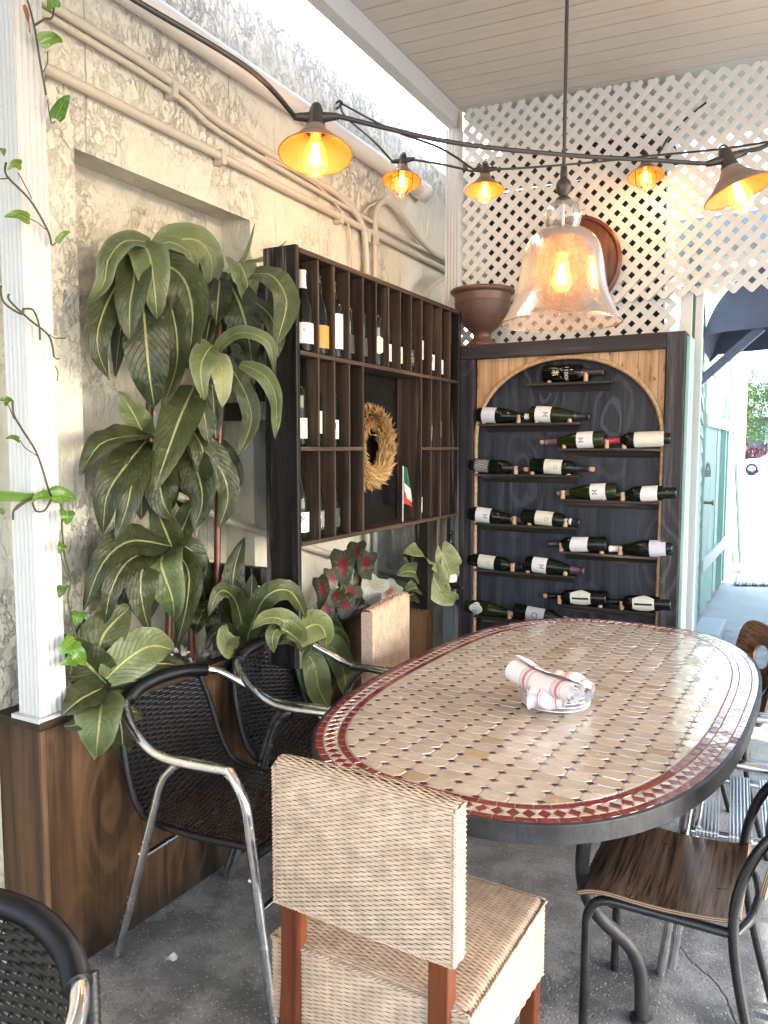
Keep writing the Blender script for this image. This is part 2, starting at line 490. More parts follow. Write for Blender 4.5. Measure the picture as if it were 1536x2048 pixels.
def m_bulb():
    n = N('amber_bulb_glass')
    tr = n('BsdfTransparent', Color=(1, .86, .58))
    gl = n('BsdfGlossy', Roughness=.03)
    em = n('Emission', Color=(1, .42, .08), Strength=.22)
    ad = n('AddShader'); n.lk(tr.outputs[0], ad.inputs[0]); n.lk(em.outputs[0], ad.inputs[1])
    lw = n('LayerWeight', Blend=.2)
    mx = n('MixShader', Fac=n.math('MULTIPLY', lw.outputs[0], .6)); n.lk(ad.outputs[0], mx.inputs[1]); n.lk(gl.outputs[0], mx.inputs[2])
    return n.done(mx.outputs[0])

def m_label(name, col, lines=None):
    n = N(name)
    nz = n.noise(n.obj, 60, 4)
    c = n.mix(n.mr(nz, .3, .7, 0, .35), col, [q*.78 for q in col])
    return n.pb(Base_Color=c, Roughness=.6)

def m_zebra():
    n = N('zebrano_ply'); o = n.obj
    g = n.noise(n.map(o, (75, 2, 75)), 1, 4, .55, .15)
    g2 = n.noise(n.map(o, (260, 4, 260)), 1, 3, .5)
    f = n.math('ADD', n.math('MULTIPLY', g, .6), n.math('MULTIPLY', g2, .4))
    c = n.mix(n.mr(f, .40, .60), (.045, .022, .014), (.32, .18, .11))
    return n.pb(Base_Color=c, Roughness=n.mr(n.noise(o, 6, 4), .3, .7, .26, .4), Normal=n.bump(f, .0008), Coat_Weight=.25, Coat_Roughness=.2)

def m_napkin():
    n = N('striped_napkin'); u, v = n.sep(n.uv)[0], n.sep(n.uv)[1]
    c = (.80, .78, .80); out = None
    vv = n.math('ADD', v, n.math('MULTIPLY', u, .06))
    def band(a, b):
        m = n.math('MULTIPLY', n.math('GREATER_THAN', vv, a), n.math('LESS_THAN', vv, b)); return m
    red = (.62, .09, .12); blue = (.38, .12, .2)
    cc = n.mix(0, c, c)
    for a, b, k in ((.20,.25,red),(.27,.277,blue),(.287,.294,blue),(.304,.311,blue),(.16,.167,blue),(.72,.77,red),(.68,.687,blue),(.664,.671,blue),(.648,.655,blue),(.79,.797,blue),(.807,.814,blue)):
        cc = n.mix(n.math('MULTIPLY', band(a, b), .8), cc, k)
    w = n.noise(n.map(n.obj, (1,1,1)), 420, 2)
    return n.pb(Base_Color=cc, Roughness=.85, Normal=n.bump(n.math('ADD', w, n.math('MULTIPLY', n.noise(n.obj, 30, 3), 3)), .0012))

def m_alu(name='brushed_aluminium', rough=.2):
    n = N(name); o = n.obj
    nz = n.noise(n.map(o, (1, 1, 1)), 35, 5, .6)
    c = n.mix(n.mr(nz, .35, .7), (.60, .61, .63), (.74, .75, .76))
    sc = n.mr(n.noise(o, 14, 6, .7), .6, .75)
    c = n.mix(n.math('MULTIPLY', sc, .35), c, (.3, .3, .3))
    return n.pb(Base_Color=c, Metallic=1, Roughness=n.mr(nz, .3, .7, rough*.7, rough*1.5))

def m_mint():
    n = N('mint_siding'); o = n.obj
    nz = n.noise(n.map(o, (6, 6, 1)), 3, 5, .65)
    c = n.mix(n.mr(nz, .35, .7), (.25, .40, .345), (.36, .52, .455))
    c = n.mix(n.math('MULTIPLY', n.mr(n.noise(o, 11, 5, .7), .6, .7), .6), c, (.42, .42, .36))
    return n.pb(Base_Color=c, Roughness=.6, Normal=n.bump(nz, .003))

M = {}
M['stucco'] = m_stucco()
M['white'] = m_white()
M['lattice'] = m_white('lattice_vinyl', (.56, .56, .535), .4, .15)
M['pvc'] = m_white('pvc_pipe', (.58, .555, .50), .35, .35)
M['conduit'] = m_white('painted_conduit', (.46, .42, .34), .45, .55)
M['ceil'] = m_ceiling()
M['rackblk'] = m_wood('black_stained_wood', (.004, .0032, .003), (.020, .014, .011), 2, 1, .5, (.34, .29, .24), .55, bumpd=.003)
M['rackbrn'] = m_wood('brown_stained_wood', (.015, .0105, .008), (.072, .046, .031), 2, 1, .55, (.20, .14, .10), .45)
M['racky'] = m_wood('brown_shelf_wood', (.016, .011, .008), (.075, .050, .036), 1, 1, .55, (.26, .19, .14), .5)
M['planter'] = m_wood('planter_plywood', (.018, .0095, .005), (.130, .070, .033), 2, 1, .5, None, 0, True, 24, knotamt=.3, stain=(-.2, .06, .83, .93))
M['plcap'] = m_wood('planter_cap_wood', (.010, .006, .004), (.045, .025, .014), 1, 1, .6)
M['boardfr'] = m_wood('charred_frame_wood', (.009, .008, .010), (.036, .034, .040), 2, 1, .5, (.20, .18, .17), .35, knots=True)
M['boardhd'] = m_wood('charred_header_wood', (.012, .011, .012), (.042, .038, .042), 0, 1, .5, (.20, .17, .15), .35)
M['boardbk'] = m_wood('blue_black_plywood', (.010, .011, .015), (.044, .048, .062), 2, .8, .48, None, 0, True, 30, bumpd=.004, knotamt=.45)
M['shelf'] = m_wood('rough_black_shelf', (.010, .009, .009), (.045, .038, .034), 0, 1, .55, (.32, .22, .15), .6)
M['pine'] = m_pine()
M['backdark'] = plain('near_black_board', (.006, .005, .0045), .8, 0, .3, 12, spec=.15)  # plain near-black board behind the rack cells
M['strip'] = m_wood('worn_corner_wood', (.06, .032, .016), (.26, .155, .08), 2, 1, .6)
M['cork'] = plain('cork', (.50, .30, .17), .8, 0, .25, 90)
M['rope'] = plain('sisal_rope', (.42, .27, .14), .8, 0, .3, 60)
M['glassd'] = plain('dark_green_glass', (.006, .009, .006), .07, 0, .3, 3, spec=.25)
M['glassb'] = plain('black_glass', (.004, .004, .005), .07, 0, .2, 3, spec=.25)
M['glassg'] = plain('olive_glass', (.014, .020, .005), .06, 0, .3, 3, spec=.28)
for k, c in dict(lwhite=(.72,.70,.70), lcream=(.66,.63,.52), lochre=(.52,.27,.05), llilac=(.62,.60,.68), lgrey=(.45,.46,.5), lblack=(.03,.03,.033), lsilver=(.6,.6,.58), lgold=(.55,.42,.2)).items():
    M[k] = m_label('paper_'+k[1:], c)
M['ink'] = plain('printed_ink', (.02, .02, .022), .6)
M['inkw'] = plain('pale_ink', (.62, .6, .55), .6)
M['inkg'] = plain('gold_ink', (.6, .5, .22), .5)
M['capw'] = plain('white_capsule', (.68, .67, .65), .4)
M['capr'] = plain('red_capsule', (.35, .02, .03), .35)
M['caps'] = plain('silver_capsule', (.5, .52, .54), .3, .8)
M['capk'] = plain('black_capsule', (.02, .017, .022), .35)
M['capp'] = plain('plum_capsule', (.10, .05, .07), .35)
M['leafA'] = m_leaf('long_leaf_green', (.010, .016, .0055), (.058, .072, .022), (.36, .37, .15))
M['leafB'] = m_leaf('long_leaf_bright', (.040, .062, .018), (.145, .175, .065), (.38, .40, .15), edge=(.16, .20, .10))
M['leafY'] = m_leaf('long_leaf_pale', (.12, .15, .05), (.27, .29, .13), (.30, .34, .12), edge=(.30, .34, .2))
M['cal'] = m_caladium()
M['pothos'] = m_pothos()
M['vine'] = plain('vine_stem', (.05, .045, .02), .6)
M['dead'] = plain('dry_leaf', (.25, .09, .03), .7)
M['cane'] = plain('red_brown_cane', (.10, .028, .012), .35, 0, .5, 14)
M['stone'] = plain('white_pebble', (.62, .56, .52), .6, 0, .2, 20)
M['soil'] = plain('dark_soil', (.02, .014, .01), .9, 0, .5, 40, .02, 30)
M['concrete'] = m_concrete()
M['alu'] = m_alu()
M['alus'] = plain('ribbed_aluminium', (.70, .71, .73), .36, 1, .05)
M['wick'] = plain('black_resin_wicker', (.008, .008, .009), .38, 0, .3, 30, spec=.35)
M['wicktan'] = plain('tan_wicker', (.54, .395, .285), .5, 0, .22, 30)
M['wickgap'] = plain('wicker_gap_fill', (.13, .075, .045), .8)  # dark filler behind the strands, coloured as the shade in their gaps
M['mahog'] = m_wood('red_mahogany', (.07, .016, .007), (.19, .055, .022), 2, 1, .35)
M['tile'] = m_attr('glazed_tile', .2, .003, 40, .18, 0, 1)
M['grout'] = plain('tile_grout', (.30, .25, .21), .8)
M['iron'] = plain('worn_iron', (.022, .022, .024), .5, .15, .7, 14, .0015, 70)
M['blk'] = plain('black_tube_paint', (.012, .012, .013), .3, 0, .5, 18)
M['zebra'] = m_zebra()
M['ply'] = m_attr('ply_edge', .5, 0, 40, .2)
M['bronze'] = plain('brown_bronze', (.24, .165, .13), .45, .2, .3, 12)
M['socket'] = plain('dark_socket', (.03, .021, .018), .45)
M['copper'] = plain('copper_lining', (.20, .080, .030), .5, .2, .15)
M['cord'] = plain('dark_cord', (.018, .014, .013), .5)
M['bulb'] = m_bulb()
M['fil'] = m_emit('glowing_filament', (1, .50, .13), 14)
M['filp'] = m_emit('bright_filament', (1, .52, .15), 14)
M['wire'] = plain('copper_wire', (.30, .12, .04), .35, .7)
M['glass'] = m_pendant()
M['glassc'] = m_pendant('clear_ball_glass', (.97, .96, .95), .10, (.8, .8, .8))
M['urn'] = plain('brown_plastic', (.085, .043, .033), .45, 0, .1, 8)
M['round'] = m_wood('red_brown_round', (.05, .019, .013), (.125, .052, .034), 2, 1, .5)
M['straw'] = m_attr('dry_wheat', .6, 0, 40, .2)
M['flag'] = m_attr('flag_cloth', .8, 0, 40, .1)
M['plate'] = plain('white_glaze', (.80, .79, .78), .12, 0, .03)
M['napkin'] = m_napkin()
M['mint'] = m_mint()
M['pale'] = m_white('pale_wall_paint', (.52, .54, .53), .6, .2)
M['darkwall'] = m_wood('dark_shed_boards', (.012, .010, .009), (.05, .042, .036), 2, 1, .8)
M['awning'] = plain('navy_canvas', (.06, .062, .11), .8, 0, .15, 6)
M['steel'] = plain('grey_green_steel', (.24, .30, .30), .5, .2, .2)
M['brass'] = plain('old_brass', (.2, .16, .1), .4, .7)
# ================================================================= SETTING
WX = -2.0          # face of the stucco wall
# ---- ground
b = MB(); b.add([(-400,-400,-.004),(400,-400,-.004),(400,400,-.004),(-400,400,-.004)], [(0,1,2,3)])
gn = N('pale_street'); gz = gn.noise(gn.obj, .9, 6, .6)
gm = gn.pb(Base_Color=gn.mix(gn.mr(gz, .35, .65), (.34,.34,.33), (.46,.46,.44)), Roughness=.85, Normal=gn.bump(gn.noise(gn.obj, 60, 4), .004))
tag(b.build('ground', gm), kind='structure')
b = MB(); b.add([(-2.6,-4,0),(5.2,-4,0),(5.2,7.1,0),(-2.6,7.1,0)], [(0,1,2,3)])
tag(b.build('patio_floor', M['concrete']), kind='structure')

# ---- stucco wall with a niche
y0, y1 = 1.70, 2.56
NZ0, NZ1 = .3, 2.435
wall = thing('stucco_wall', 'cream painted rough stucco wall with a tall plant niche', 'wall', (WX, 2.5, 0))
b = MB(); b.M = T_(0, -2.5, 0)
ND = -.15
def q(pts): b.add(pts, [(0,1,2,3)])
def wl(ya, yb, za, zb): q([(0,ya,za),(0,yb,za),(0,yb,zb),(0,ya,zb)])
wl(-4.5, y0, 0, 3.75); wl(y1, 9, 0, 3.75); wl(y0, y1, NZ1, 3.75); wl(y0, y1, 0, NZ0)
q([(ND,y0,NZ0),(ND,y1,NZ0),(ND,y1,NZ1+.02),(ND,y0,NZ1+.02)])
q([(0,y0,NZ0),(ND,y0,NZ0),(ND,y0,NZ1+.02),(0,y0,NZ1)])
q([(ND,y1,NZ0),(0,y1,NZ0),(0,y1,NZ1),(ND,y1,NZ1+.02)])
q([(0,y0,NZ1),(ND,y0,NZ1+.02),(ND,y1,NZ1+.02),(0,y1,NZ1)])
q([(0,y0,NZ0),(0,y1,NZ0),(ND,y1,NZ0),(ND,y0,NZ0)])
b.add([(0,-4.5,3.75),(0,9,3.75),(-.25,9,3.75),(-.25,-4.5,3.75)], [(0,1,2,3)])
b.add([(-.25,-4.5,0),(-.25,9,0),(-.25,9,3.75),(-.25,-4.5,3.75)], [(0,1,2,3)])
b.build('wall_face', M['stucco'], wall)

# ---- pipes and conduits on the wall
def pipe(name, pts, r, mat, label, catg, group=None, n=10, k=6, clamps=(), raw=False):
    t = thing(name, label, catg, pts[0], 0, group)
    bb = MB(); bb.M = T_(*[-q for q in V(pts[0])])
    bb.tube(pts if raw else cat(pts, k), r, n)
    bb.build('pipe_run', mat, t)
    for c in clamps:
        cb = MB(); cb.M = T_(*[-q for q in V(pts[0])])
        c = V(c)
        cb.box(c.x-r*1.2-.004, c.x+r*1.25, c.y-.012, c.y+.012, c.z-r*2.1, c.z+r*1.3)
        cb.build('clamp', mat, t, bevel=.003)
    return t
X = WX+.028
pv = thing('drain_pipe', 'thick white drain pipe along the upper wall with an end cap', 'pipe', (WX+.05, .5, 2.965))
b = MB(); b.tube([(0,-4,0),(0,3.55,0)], .042, 16); b.build('pipe_run', M['pvc'], pv)
b = MB(); b.tube([(0,3.5,0),(0,3.505,0),(0,3.6,0),(0,3.61,0)], [.042,.05,.05,.044], 18); b.build('end_cap', M['pvc'], pv)
b = MB(); b.tube([(0,1.0,0),(0,1.005,0),(0,1.09,0),(0,1.095,0)], [.042,.0475,.0475,.042], 18); b.build('coupling', M['pvc'], pv)
pipe('conduit', [(X,-2,2.615),(X,1.7,2.615),(X,3.3,2.61),(X,5.5,2.61)], .0165, M['conduit'], 'single straight conduit below the paired conduits above the niche', 'conduit', 'conduits on the stucco wall',
     clamps=[(X,2.35,2.615),(X,3.2,2.61)])
pipe('conduit', [(X,-2,2.80),(X,1.65,2.80),(X,2.35,2.735),(X,3.0,2.715),(X,3.22,2.70),(X+.004,3.40,2.63),(X+.004,3.45,2.5),(X+.004,3.455,2.2),(X+.004,3.455,.6)], .0165, M['conduit'],
     'upper conduit of the pair, bending down behind the wine rack', 'conduit', 'conduits on the stucco wall', clamps=[(X,2.1,2.76),(X+.004,3.452,2.58)])
pipe('conduit', [(X,-2,2.765),(X,1.65,2.765),(X,2.35,2.70),(X,3.0,2.675),(X,3.5,2.665),(X,4.0,2.66),(X,5.5,2.66)], .011, M['conduit'],
     'thinner lower conduit of the pair running on behind the lattice', 'conduit', 'conduits on the stucco wall')
pipe('conduit', [(X+.012,4.9,2.68),(X+.012,4.3,2.66),(X+.012,4.05,2.70),(X+.012,3.75,2.79),(X+.012,3.62,2.79),(X+.012,3.54,2.72),(X+.012,3.525,2.6),(X+.012,3.525,2.2),(X+.012,3.525,.6)], .0155, M['conduit'],
     'hooked conduit rising beside the bent one then turning right', 'conduit', 'conduits on the stucco wall', clamps=[(X+.012,3.525,2.58)])
pipe('cable', [(X,3.43,2.68),(X,3.5,2.74),(X,3.68,2.80),(X,3.9,2.75),(X,4.1,2.67),(X,4.4,2.68)], .007, M['conduit'], 'thin painted cable sagging beside the hooked conduit', 'cable')
pipe('cable', [(X,2.62,2.70),(X,3.0,2.70),(X,3.25,2.62),(X,3.31,2.5),(X,3.32,2.3)], .0055, M['conduit'], 'thin cable curving down left of the bent conduits', 'cable')
pipe('conduit', [onx(300,960,X+.01),onx(440,1035,X+.01),onx(560,1075,X+.01)], .0155, M['conduit'], 'low conduit emerging from behind the tall plant', 'conduit', 'conduits on the stucco wall')
pipe('conduit', [onx(585,1085,X+.005),onx(690,1118,X+.005)], .016, M['conduit'], 'short conduit under the wine rack ending at the caladium', 'conduit', 'conduits on the stucco wall')
pipe('conduit', [onx(735,1130,X+.005),onx(826,1162,X+.005)], .016, M['conduit'], 'short conduit between the caladium and the pale plant', 'conduit', 'conduits on the stucco wall')
pipe('cable_loop', [onx(850,610,X+.03),onx(858,580,X+.06),onx(880,560,X+.1),onx(905,548,X+.13),onx(925,548,X+.13)], .016, M['conduit'], 'thick painted cable curling behind the corner post', 'cable')

# ---- fluted column on the planter corner
col = thing('fluted_column', 'tall white fluted post standing on the planter corner', 'post', (-1.865, 1.415, .765))
b = MB()
hw, hd, H = .043, .044, 2.9
def flute(n):
    pts = []
    for i in range(n):
        a = -1+2*i/n; w = 2/n
        pts += [(a, 0), (a+w*.12, 0), (a+w*.5, -.0045), (a+w*.88, 0)]
    return pts
sect = []
for (a, d) in flute(5): sect.append((a*hw, -hd-d))
for (a, d) in flute(5): sect.append((hw+d, a*hd))
for (a, d) in flute(5): sect.append((-a*hw, hd+d))
for (a, d) in flute(5): sect.append((-hw-d, -a*hd))
b.prism(sect, lambda p, a: V((p[0], p[1], a)), 0, H)
b.build('shaft', M['white'], col)
b = MB(); b.cbox((0,0,.004), (hw*2+.03, hd*2+.03, .012)); b.build('base_plate', M['white'], col)

# ---- planter box
pl = thing('planter_box', 'long dark plywood planter box beneath the stucco wall', 'planter', (-1.8, 2.5, 0))
PXa, PXb = -1.815, -1.735
def pfx(y): return PXa+(PXb-PXa)*(y-1.37)/2.4
b = MB(); b.M = T_(1.8,-2.5,0)
b.add([(pfx(1.37),1.37,0),(pfx(2.28),2.28,0),(pfx(2.28),2.28,.74),(pfx(1.37),1.37,.74)], [(0,1,2,3)])
b.add([(pfx(1.37)-.02,1.37,0),(pfx(2.28)-.02,2.28,0),(pfx(2.28)-.02,2.28,.74),(pfx(1.37)-.02,1.37,.74)], [(3,2,1,0)])
b.build('front_panel', M['planter'], pl)
b = MB(); b.M = T_(1.8,-2.5,0)
b.add([(pfx(2.286)-.001,2.286,0),(pfx(3.77),3.77,0),(pfx(3.77),3.77,.74),(pfx(2.286)-.001,2.286,.74)], [(0,1,2,3)])
b.build('front_panel', M['planter'], pl)
b = MB(); b.M = T_(1.8,-2.5,0)
b.box(-2.6, pfx(1.37)-.004, 1.366, 1.386, 0, .74); b.build('end_panel', M['planter'], pl)
b = MB(); b.M = T_(1.8,-2.5,0)
b.box(pfx(1.37)-.005, pfx(1.37)+.004, 1.362, 1.377, 0.0, .74); b.build('corner_strip', M['strip'], pl)
b = MB(); b.M = T_(1.8,-2.5,0)
b.bar((-2.6,1.40,.753), (pfx(1.37)+.012,1.40,.753), .09, .026)
b.build('cap_board', M['plcap'], pl, bevel=.005)
b = MB(); b.M = T_(1.8,-2.5,0)
b.bar((pfx(1.45)-.018,1.4465,.752), (pfx(2.3)-.018,2.3,.752), .06, .024); b.bar((pfx(2.303)-.018,2.303,.752), (pfx(3.77)-.018,3.77,.752), .06, .024)
b.build('cap_board', M['plcap'], pl, bevel=.005)
b = MB(); b.M = T_(1.8,-2.5,0)
b.grid(lambda u, v: V((WX+.003+(ND if 0 else 0)+(pfx(1.4+2.36*v)-.03-WX-.003)*u, 1.4+2.36*v, .70+.012*mnoise.noise(V((u*3, v*20, 0))))), 6, 60)
b.build('soil_bed', M['soil'], pl)
# pebbles
b = MB()
for k in range(420):
    y = R_.uniform(1.45, 3.7); u = R_.random()
    if 2.28 < y < 2.38: continue
    x = WX+.03+(pfx(y)-.06-WX-.03)*u
    s = R_.uniform(.008, .019); z = .712+R_.uniform(-.002, .02)
    if 1.8 < y < 2.3: z += .085*R_.random()*(1-abs(y-2.05)/.3) if abs(y-2.05) < .3 else 0
    m = Matrix.Translation((x, y, z)) @ Matrix.Rotation(R_.random()*6, 4, V((R_.random(), R_.random(), R_.random()+.1)).normalized()) @ Matrix.Diagonal((s*R_.uniform(.8,1.4), s*R_.uniform(.6,1.1), s*R_.uniform(.4,.8), 1))
    old = b.M; b.M = m
    vs = [(0,0,1),(0,0,-1)]+[(cos(a*pi/3)*R_.uniform(.8,1.1), sin(a*pi/3)*R_.uniform(.8,1.1), R_.uniform(-.3,.3)) for a in range(6)]
    b.add(vs, [(0,2+i,2+(i+1) % 6) for i in range(6)]+[(1,2+(i+1) % 6,2+i) for i in range(6)]); b.M = old
tag(b.build('pebbles', M['stone']), 'white pebbles scattered over the planter soil', 'pebbles', None, 'stuff')

# ---- roof over the patio
def cz(x): return 3.345-.047*(x+1.7)
roof = thing('patio_roof', 'off white boarded patio roof with an edge beam', 'roof', (-1.7, 0, 3.3))
b = MB(); b.M = T_(1.7,0,-3.3)
xr = 5.0
b.add([(-1.70,-3.2,cz(-1.7)),(xr,-3.2,cz(xr)),(xr,4.9,cz(xr)),(-1.70,4.9,cz(-1.7))], [(3,2,1,0)])
b.add([(-1.70,-3.2,cz(-1.7)+.03),(xr,-3.2,cz(xr)+.03),(xr,4.9,cz(xr)+.03),(-1.70,4.9,cz(-1.7)+.03)], [(0,1,2,3)])
b.add([(xr,-3.2,cz(xr)),(xr,4.9,cz(xr)),(xr,4.9,cz(xr)+.03),(xr,-3.2,cz(xr)+.03)], [(0,1,2,3)])
b.add([(-1.7,4.9,cz(-1.7)),(xr,4.9,cz(xr)),(xr,4.9,cz(xr)+.03),(-1.7,4.9,cz(-1.7)+.03)], [(3,2,1,0)])
b.add([(-1.7,-3.2,cz(-1.7)),(xr,-3.2,cz(xr)),(xr,-3.2,cz(xr)+.03),(-1.7,-3.2,cz(-1.7)+.03)], [(0,1,2,3)])
b.build('ceiling_panel', M['ceil'], roof)
b = MB(); b.M = T_(1.7,0,-3.3)
b.bar((-1.722,-3.2,3.34), (-1.735,4.06,3.34), .062, .18); b.build('edge_beam', M['white'], roof, bevel=.004)
# bird-like hook tuft at the beam end is a bit of brown string
b = MB(); b.tube(cat([(-1.695,3.99,3.32),(-1.69,3.985,3.28),(-1.693,3.985,3.24),(-1.689,3.98,3.21)],5), [.004]*5+[.009]*6+[.004]*5, 6)
tag(b.build('twine_knot', M['rope']), 'small knot of tan twine hanging where beam meets lattice', 'twine')

# ---- corner post at the lattice
cp = thing('corner_post', 'white fluted post at the left end of the lattice', 'post', (-1.742, 4.035, 0))
b = MB()
sect = []
for (a, d) in flute(4): sect.append((a*.037, -.034-d))
for (a, d) in flute(4): sect.append((.037+d, a*.034))
sect += [(.037,.034),(-.037,.034)]
b.prism(sect, lambda p, a: V((p[0], p[1], a)), 0, 3.25)
b.build('shaft', M['white'], cp)

# ---- lattice
P = .0778
def lattice(name, label, x0, x1, z0, z1, y, clip=None):
    """x0.. are snapped to the lattice nodes; slats are closed strips with rounded ends"""
    x0 = round(x0/(P/2))*P/2; x1 = round(x1/(P/2))*P/2; z0 = round(z0/(P/2))*P/2; z1 = round(z1/(P/2))*P/2
    bb = MB(); w = .0146; th = .005
    s2 = sqrt(.5)
    for fam in (1, -1):
        ks = range(int(-40), 140)
        for k in ks:
            c = k*P
            # fam 1: x+z=c  fam -1: z-x=c
            pts = []
            if fam == 1:
                xa = max(x0, c-z1); xb = min(x1, c-z0)
                if xb-xa < .01: continue
                A = V((xa, 0, c-xa)); B = V((xb, 0, c-xb))
            else:
                xa = max(x0, z0-c); xb = min(x1, z1-c)
                if xb-xa < .01: continue
                A = V((xa, 0, c+xa)); B = V((xb, 0, c+xb))
            if clip:
                A, B = clip(A, B)
                if A is None: continue
            t = (B-A).normalized(); sd = V((-t.z, 0, t.x))
            poly = []
            for e, tt in ((B, t), (A, -t)):
                ss = sd if tt is t else -sd
                for an in (-90, -45, 0, 45, 90):
                    poly.append(e - ss*(w*sin(radians(-an)) * -1)*-1 + tt*(w*cos(radians(an)))) if False else poly.append(e + ss*(w*sin(radians(an))) + tt*(w*cos(radians(an))*1.0))
            ya = y if fam == 1 else y-th-.0004
            bb.prism([(p.x, p.z) for p in poly], lambda p, a: V((p[0], a, p[1])), ya, ya+th)
    o = bb.build(name, M['lattice'])
    tag(o, label, 'lattice', 'white lattice panels')
    return o
def roofclip(A, B):
    # the panel's top is cut parallel to the sloping ceiling
    def lim(x): return 3.335-.055*(x+1.7)
    if A.z > lim(A.x) and B.z > lim(B.x): return None, None
    for _ in range(1):
        if A.z > lim(A.x):
            t = (A.z-lim(A.x))/((A.z-lim(A.x))-(B.z-lim(B.x))); A = A+(B-A)*t
        if B.z > lim(B.x):
            t = (B.z-lim(B.x))/((B.z-lim(B.x))-(A.z-lim(A.x))); B = B+(A-B)*t
    return A, B
lattice('lattice_panel', 'large white diagonal lattice hanging from the roof, behind the pendant', -1.69, 1.55, 2.245, 3.38, 4.03, roofclip)
lattice('lattice_panel', 'lower white lattice strip just above the wine board, behind the upper lattice', -1.71, -.575, 1.75, 2.36, 4.062)
b = MB(); b.box(-.548, -.492, 4.05, 4.068, .3, 2.30)
tag(b.build('trim_board', M['lattice'], bevel=.003), 'plain white upright board at the right end of the lower lattice', 'trim board')
# ================================================================= BOTTLES
def bprof(kind):
    if kind == 'bordeaux': return [(0,0),(.034,0),(.0375,.006),(.0375,.185),(.0365,.198),(.030,.214),(.020,.226),(.0148,.236),(.0138,.25),(.0138,.285),(.0155,.287),(.0155,.297),(.012,.300),(0,.300)]
    if kind == 'port': return [(0,0),(.037,0),(.041,.006),(.0415,.17),(.040,.184),(.030,.197),(.0195,.205),(.0175,.215),(.0165,.25),(.017,.29),(.0175,.30),(0,.30)]
    return [(0,0),(.036,0),(.0405,.006),(.041,.115),(.0395,.14),(.0345,.168),(.0265,.198),(.019,.225),(.0152,.245),(.0142,.27),(.0142,.288),(.016,.289),(.016,.297),(.012,.300),(0,.300)]
LET = {'M': [[(0,0),(0,1)],[(0,1),(.5,.25),(1,1)],[(1,1),(1,0)],[(-.18,0),(.18,0)],[(.82,0),(1.18,0)],[(-.18,1),(.05,1)],[(.95,1),(1.18,1)]],
       'W': [[(0,1),(.25,0),(.5,.8),(.75,0),(1,1)]], 'H': [[(0,0),(0,1)],[(1,0),(1,1)],[(0,.5),(1,.5)]], 'I': [[(.5,0),(.5,1)]], 'T': [[(.5,0),(.5,1)],[(0,1),(1,1)]],
       'E': [[(1,0),(0,0),(0,1),(1,1)],[(0,.5),(.8,.5)]], 'B': [[(0,0),(0,1),(.8,1),(.9,.75),(.7,.52),(0,.52)],[(.7,.52),(1,.27),(.8,0),(0,0)]], 'R': [[(0,0),(0,1),(.8,1),(1,.75),(.8,.5),(0,.5)],[(.5,.5),(1,0)]],
       'O': [[(.5+.5*cos(a*pi/5), .5+.5*sin(a*pi/5)) for a in range(11)]], 'U': [[(0,1),(0,.2),(.3,0),(.7,0),(1,.2),(1,1)]], 'L': [[(0,1),(0,0),(1,0)]], 'C': [[(.9,.85),(.5,1),(.1,.75),(.1,.25),(.5,0),(.9,.15)]]}
def stroke(mb, pl, w, fn, mi):
    """flat ink strokes in label space (arc, height) mapped on the glass by fn"""
    for a, c in zip(pl[:-1], pl[1:]):
        d = V((c[0]-a[0], c[1]-a[1], 0))
        if d.length < 1e-9: continue
        t = d.normalized()*w*.5; s = V((-t.y, t.x, 0))
        a_ = V((a[0], a[1], 0))-t*.6; c_ = V((c[0], c[1], 0))+t*.6
        q = [a_-s, c_-s, c_+s, a_+s]
        mb.add([fn(p.x, p.y) for p in q], [(0,1,2,3)], mi)
def letters(mb, txt, x, z, h, w, fn, mi, wd=.62, gap=.28):
    for ch in txt:
        if ch != ' ':
            for pl in LET[ch]: stroke(mb, [(x+p[0]*h*wd, z+p[1]*h) for p in pl], w, fn, mi)
        x += h*wd+h*gap
